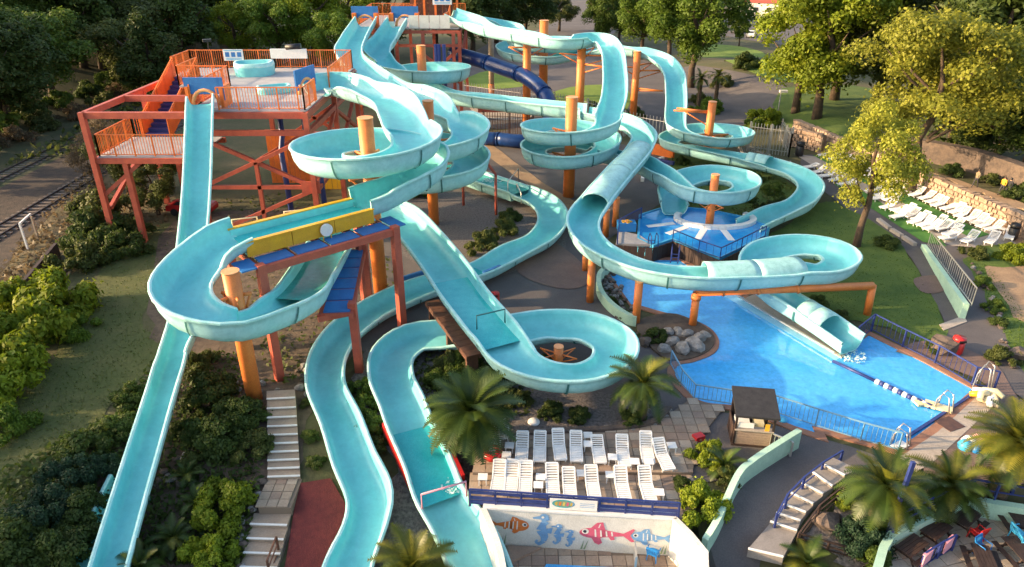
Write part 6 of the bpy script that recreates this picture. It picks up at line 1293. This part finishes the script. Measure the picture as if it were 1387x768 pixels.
# -- trees in the background
for k, (x, y, h, kd, lb, w_) in enumerate([(640, 70, 14, 'deep', 'dark tree right behind the back tower', 1.3), (672, 58, 15, 'deep', 'dark tree behind the upper slides, left of two', 1.3), (712, 52, 14, 'deep', 'dark tree behind the upper slides, right of two', 1.3), (757, 42, 9, 'olive', 'small rounded tree right of the parked car', 1.4), (590, 62, 15, 'deep', 'dark tree directly behind the back tower', 1.2), (530, 75, 16, 'olive', 'olive tree behind the blue start boards', 1.2), (482, 80, 16, 'ygreen', 'yellow green tree behind the left end of the back tower', 1.2), (812, 66, 13, 'broad', 'thin tree on the far verge, left of two', .9), (838, 62, 13, 'broad', 'thin tree on the far verge, right of two', .9), (868, 80, 14, 'bright', 'bright green tree left of the largest one', 1.1), (905, 85, 15, 'bright', 'tall green tree behind the far descending slide', 1.1), (936, 118, 18, 'bright', 'largest bright green tree right of the far slide', 1.1), (1001, 62, 7, 'broad', 'small pollarded tree by the car park', .8), (1106, 160, 19, 'ygreen', 'tall yellow green tree with bare trunk, right of two', 1.05), (1077, 152, 18, 'ygreen', 'tall yellow green tree with bare trunk, left of two', 1.0), (1130, 135, 19, 'ygreen', 'yellow green tree behind the two bare trunks', 1.15), (1185, 150, 19, 'olive', 'olive tree behind the big yellow willow, left', 1.15), (1230, 150, 20, 'olive', 'olive tree behind the big yellow willow, right', 1.15), (1150, 90, 17, 'ygreen', 'yellow green tree farther back at the top right', 1.2), (1200, 70, 18, 'olive', 'olive tree at the top edge right of centre', 1.2), (1255, 80, 18, 'deep', 'dark tree at the top edge behind the conifer', 1.2), (1318, 205, 19, 'cone', 'big dark conifer at the upper right', 1.15), (1290, 190, 17, 'deep', 'dark tree between the willow and the conifer', 1.0), (1345, 225, 9, 'deep', 'dark green tree right of the conifer foot', 1.3), (1385, 235, 9, 'broad', 'green tree at the right edge above the bank', 1.3), (1372, 195, 9, 'broad', 'sunny green tree at the right edge behind the conifer', 1.3), (1395, 150, 8, 'broad', 'tree at the far right edge', 1.2), (970, 15, 10, 'deep', 'dark hedge tree above the car park', 1.8), (915, 30, 12, 'deep', 'dark tree behind the largest bright tree', 1.5), (860, 30, 12, 'broad', 'far tree behind the two thin ones', 1.5)]): tree(x, y, h, kd, lb, 'background trees', w_)
tree(1232, 262, 17.2, 'willow', 'big golden yellow willow behind the far sun loungers', 'yellow trees', 1.05, rot=.5); tree(1160, 333, 11.5, 'airy', 'slim golden tree standing on the lawn by the path', 'yellow trees', .85, rot=.3)
# trees along the bank at the left, standing outside the picture, that shade the foreground
wl_ = empty('woodland', (-70, 10, 0), 'dense dark woodland on the railway bank left of the picture', 'wood'); wl_['kind'] = 'stuff'
for k in range(11):
    x = -64 - 7 * (k % 3) - random.uniform(0, 5); y = -28 + k * 5.2; v = random.choice(TR['deep']); s_ = random.uniform(1.3, 1.6); q = Vector((x + 70, y - 10, zg(x, y)))
    for nm, me in (('trunk', v[1]), ('crown', v[0])): link(nm, me, wl_, q, (0, 0, k), (s_ * 1.2, s_ * 1.2, s_))
# -- palms: trunk, fronds
def frondmesh(m, ln=2.2, arch=1.0, n=13, wid=.42, droop=1.0):
    b = MB(); pts = []
    for i in range(n + 1):
        t = i / n; pts.append(Vector((ln * (t - .16 * t * t * droop), 0, ln * (.42 * t - .55 * t * t * droop) * arch)))
    for i in range(n):
        p, q = pts[i], pts[i + 1]; w = .03 * (1 - i / n) + .008; b.add([p + Vector((0, w, 0)), p - Vector((0, w, 0)), q - Vector((0, w * .8, 0)), q + Vector((0, w * .8, 0))], [(0, 1, 2, 3)])
        t = (i + .5) / n; l_ = wid * math.sin(math.pi * min(1, .12 + t * .88)) ** .6 * 1.3
        for s_ in (-1, 1):
            for j in (0, .5):
                a = p.lerp(q, j); d_ = (q - p).normalized(); tip = a + d_ * l_ * .65 + Vector((0, s_ * l_ * .8, -.10 * l_ + .22 * l_)); b.add([a, a + d_ * .085, tip], [(0, 1, 2)] if s_ > 0 else [(0, 2, 1)])
    return b.mesh('frond', m)
FR = [frondmesh(L['palm']), frondmesh(L['palm'], 2.3, 1.0, 13, .45, 1.35), frondmesh(L['palm'], 2.0, 1.1, 12, .4, .6)]
FG_ = [frondmesh(L['palmlit']), frondmesh(L['palmlit'], 2.2, 1.1, 13, .45, 1.2), frondmesh(L['palmlit'], 2.0, 1.2, 12, .4, .6)]
DEAD = frondmesh(L['dry'], 2.0, .8, 10, .3, 1.3)
def palm(px, py, h, s_, n, label, gold=0, group='palm trees', h0=-.2):
    p = PG(px, py); t = empty('palm_tree', p, label, 'palm tree', group, random.uniform(0, 6))
    b = MB(); k = 7; b.tube([(0, 0, -.3 + (h + .3) * i / k) for i in range(k + 1)], [.28 * s_ * (1.15 - .25 * i / k + .06 * (i % 2)) for i in range(k + 1)], 10); b.build('trunk', M['palmbark'], t)
    for i in range(9):
        link('dead_frond', DEAD, t, (0, 0, h - .15), (0, R(62 + random.uniform(-8, 12)), i * .7 + random.random() * .3), s_ * random.uniform(.4, .6))
    for i in range(n):
        a = i * 2.39996; f = i / n; el = R(72 - 112 * f ** .85 + random.uniform(-6, 6)); src = FG_ if random.random() < gold * (1.3 - f) else FR  # upper fronds more often get the leaf colour with warm light in it
        link('frond', random.choice(src), t, (0, 0, h), (0, -el + R(12), a), s_ * random.uniform(.72, .95))
    return t
palm(640, 614, 2.5, 1.6, 56, 'largest dark palm between the river slide and the ring slide'); palm(866, 568, 2.3, 1.25, 30, 'palm with open fronds at the upper right of the lounger terrace', .3); palm(560, 800, 1.3, 1.25, 32, 'palm with warm-light coloured tips at the bottom edge between the two river slides', .9); palm(195, 790, .9, .8, 22, 'dark palm at the bottom edge over the drop slide', .2)
palm(1185, 712, 2.2, 1.3, 42, 'tall dark palm left of three in front of the pool', .25); palm(1272, 702, 2.0, 1.2, 40, 'middle palm of three in front of the pool', .5); palm(1350, 668, 3.0, 1.45, 46, 'warm-light coloured palm right of three near the bags', 1.0); palm(1375, 640, 2.0, 1.1, 28, 'palm cut by the right edge behind the warm-light coloured palm', .6)
palm(238, 740, .5, .75, 22, 'low spiky palm left of the bright round shrub', .3); palm(268, 690, .4, .6, 16, 'low spiky plant beside the round bright shrub', .2); palm(255, 650, .3, .6, 14, 'small spiky plant right of the drop slide', .1); palm(1090, 775, .5, .8, 26, 'spiky plant at the bottom edge below the gravel island', .4); palm(980, 640, .4, .7, 20, 'spiky plant between the yellow green shrubs and the hut', .2)
palm(945, 150, 4.6, 1.0, 30, 'cordyline with a bare trunk under the large bright tree, left of two', .4, 'cordylines'); palm(968, 146, 4.6, 1.0, 30, 'cordyline with a bare trunk, right of two', .4, 'cordylines')
# loose ground cover: tufts over rough ground and beds (nobody could count them)
def tufts(name, polys, n, size, m, label, cat, hgt=.12):
    g = np.random.default_rng(len(polys) * 31 + n); cen = []; 
    for poly in polys:
        xs = [a for a, _ in poly]; ys = [b_ for _, b_ in poly]; k = 0
        while k < n // len(polys):
            x, y = g.uniform(min(xs), max(xs)), g.uniform(min(ys), max(ys))
            k += 1
            if inpoly(x, y, poly): p = PG(x, y); cen.append((p.x, p.y, p.z + g.uniform(0, hgt)))
    cen = np.array(cen); nor = g.normal(size=cen.shape); nor[:, 2] = np.abs(nor[:, 2]) + .3
    tag(link(name, quads_mesh(name, cen, nor, g.uniform(.5, 1.4, len(cen)) * size, m)), label, cat, None, 'stuff')
tufts('ground_cover', [[(0, 640), (160, 560), (215, 480), (330, 480), (360, 620), (330, 768), (0, 768)]], 9000, .2, L['deep'], 'dark creeping ground cover on the left bank', 'ground cover', .35)
tufts('bed_plants', [[(905, 215), (1040, 232), (1085, 262), (1030, 312), (925, 280), (895, 250)], [(560, 450), (640, 470), (700, 500), (720, 560), (620, 590), (560, 540)], [(300, 270), (420, 260), (560, 380), (430, 520), (360, 520)]], 6000, .22, L['olive'], 'low mixed plants in the beds between the slides', 'ground cover', .3)
tufts('verge_scrub', [[(0, 370), (60, 290), (150, 200), (215, 230), (230, 300), (120, 360), (0, 440)]], 5000, .3, L['dry'], 'dry scrub on the verge beside the railway', 'scrub', .5)
tufts('lawn_blades', [[(1005, 330), (1060, 310), (1118, 272), (1180, 300), (1222, 335), (1262, 400), (1282, 448), (1262, 466), (1185, 440), (1100, 430)], [(1305, 350), (1340, 360), (1430, 480), (1380, 500), (1330, 390)]], 14000, .07, L['bright'], 'short grass blades on the right hand lawns', 'grass', .04)
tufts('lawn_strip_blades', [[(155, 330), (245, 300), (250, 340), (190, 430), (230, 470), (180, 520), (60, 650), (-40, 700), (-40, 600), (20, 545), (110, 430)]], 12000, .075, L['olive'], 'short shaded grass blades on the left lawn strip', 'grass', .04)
tufts('wild_scrub', [[(0, 230), (130, 160), (300, 100), (480, 60), (480, 130), (260, 160), (160, 200)]], 5000, .6, L['olive'], 'rough scrub under the wood behind the railway', 'scrub', .9)
# ------------------------------------------------------------------ far away: parked car, buildings, lamp
def car(p, rz, m, label):
    t = empty('parked_car', p, label, 'car', None, rz); b = MB(); n = 0
    pr = [(-2.1, .35), (-2.15, .75), (-1.95, .95), (-1.2, 1.0), (-.7, 1.42), (.9, 1.45), (1.6, 1.0), (2.1, .9), (2.15, .4)]
    vs = [(x, y, z) for y in (-.85, .85) for x, z in pr]; k = len(pr); b.add(vs, [tuple(range(k)), tuple(range(2 * k - 1, k - 1, -1))] + [(i, k + i, k + (i + 1) % k, (i + 1) % k) for i in range(k)]); b.build('body', M[m], t)
    for s_ in (-1, 1): b = MB(); b.add([(x, s_ * .86, z) for x, z in ((-1.05, 1.02), (-.62, 1.36), (.85, 1.38), (1.35, 1.02))], [(0, 1, 2, 3)]); b.build('side_window', M['black'], t)
    b = MB(); b.add([(-1.17, -.7, 1.04), (-1.17, .7, 1.04), (-.74, .68, 1.39), (-.74, -.68, 1.39)], [(0, 1, 2, 3)]); b.build('windscreen', M['black'], t)
    for x in (-1.35, 1.35):
        for y in (-.85, .85): MB().tube([(x, y - .1, .33), (x, y + .1, .33)], .33, 14).build('wheel', M['black'], t)
car(PG(741, 10), R(170), 'skyblue', 'light blue car parked at the top edge behind the dark tree'); car(PG(262, 288), R(175), 'red', 'red car parked under the front slide tower')
for k, (x, y, m, c) in enumerate(((962, 34, 'white', 'white'), (978, 40, 'red', 'red'), (996, 44, 'metal', 'silver'), (1016, 50, 'white', 'white'), (1036, 55, 'bluerail', 'dark blue'))): car(PG(x, y), R(60 + 5 * k), m, 'small %s car in the far car park, %s in the row' % (c, ORD[k]))
def house(p, rz, w_, d_, h_, rh, label, wins=3):
    t = empty('building', p, label, 'building', None, rz); MB().box((0, 0, h_ / 2), (w_, d_, h_)).build('wall', M['whitewall'], t)
    b = MB(); x, y = w_ / 2 + .4, d_ / 2 + .4; b.add([(-x, -y, h_), (x, -y, h_), (x, y, h_), (-x, y, h_), (-x, 0, h_ + rh), (x, 0, h_ + rh)], [(0, 1, 5, 4), (2, 3, 4, 5), (0, 4, 3), (1, 2, 5), (3, 2, 1, 0)]); b.build('roof', M['steel'], t)
    for k in range(wins): 
        f = MB().box((-w_ / 2 + (k + .5) * w_ / wins, -d_ / 2 - .03, h_ * .55), (1.6, .1, 1.3)).build('window', M['white'], t); MB().box((-w_ / 2 + (k + .5) * w_ / wins, -d_ / 2 - .09, h_ * .55), (1.35, .04, 1.05)).build('pane', M['black'], f)
house(PG(1042, 22), R(-25), 18, 8, 4, 2.2, 'long low white building with red roof beyond the car park', 5); house(PG(1372, 14), R(-20), 16, 8, 5, 2.5, 'white building with red roof in the top right corner', 4)
for k, (x, y) in enumerate(((1008, 20),)): t = empty('street_lamp', PG(x, y), 'white street lamp by the far car park', 'street lamp'); MB().tube([(0, 0, 0), (0, 0, 6), (1.2, 0, 6.6)], .09, 6).build('post', M['white'], t); MB().box((1.5, 0, 6.6), (.8, .3, .2)).build('lamp_head', M['white'], t)
t = empty('street_lamp', PG(1054, 150), 'low lamp with white head beside the bend of the road', 'street lamp'); MB().tube([(0, 0, 0), (0, 0, 2.6)], .08, 6).build('post', M['deck'], t); MB().box((.3, 0, 2.7), (1.1, .5, .3)).build('lamp_head', M['white'], t)

def foam(c, r_, n, label, rot=0.0, asp=1.0):
    g = np.random.default_rng(n); a = g.uniform(0, 6.28, n); q = np.sqrt(g.random(n)) * r_; x, y = q * np.cos(a) * asp, q * np.sin(a); cr, sr = math.cos(rot), math.sin(rot)
    cen = np.stack([c.x + x * cr - y * sr, c.y + x * sr + y * cr, c.z + g.uniform(0, .10, n)], 1); nor = g.normal(size=cen.shape) * .5; nor[:, 2] = 1
    tag(link('water_foam', quads_mesh('water_foam', cen, nor, g.uniform(.05, .22, n), M['foam'], 1.1)), label, 'foam', None, 'stuff')
foam(P(456, 330, 5.05), 1.0, 260, 'white foam on the green landing pool under the yellow platform', 1.4, 1.6)
foam(PG(668, 258) + Vector((0, 0, 1.06)), .7, 160, 'white foam in the green channel', 0, 1.6)
foam(P(1152, 482, .02), .9, 160, 'white foam where the covered chute enters the pool', .4)
foam(PG(612, 672) + Vector((0, 0, .62)), .5, 70, 'white foam in the red-kerbed pool', .4)
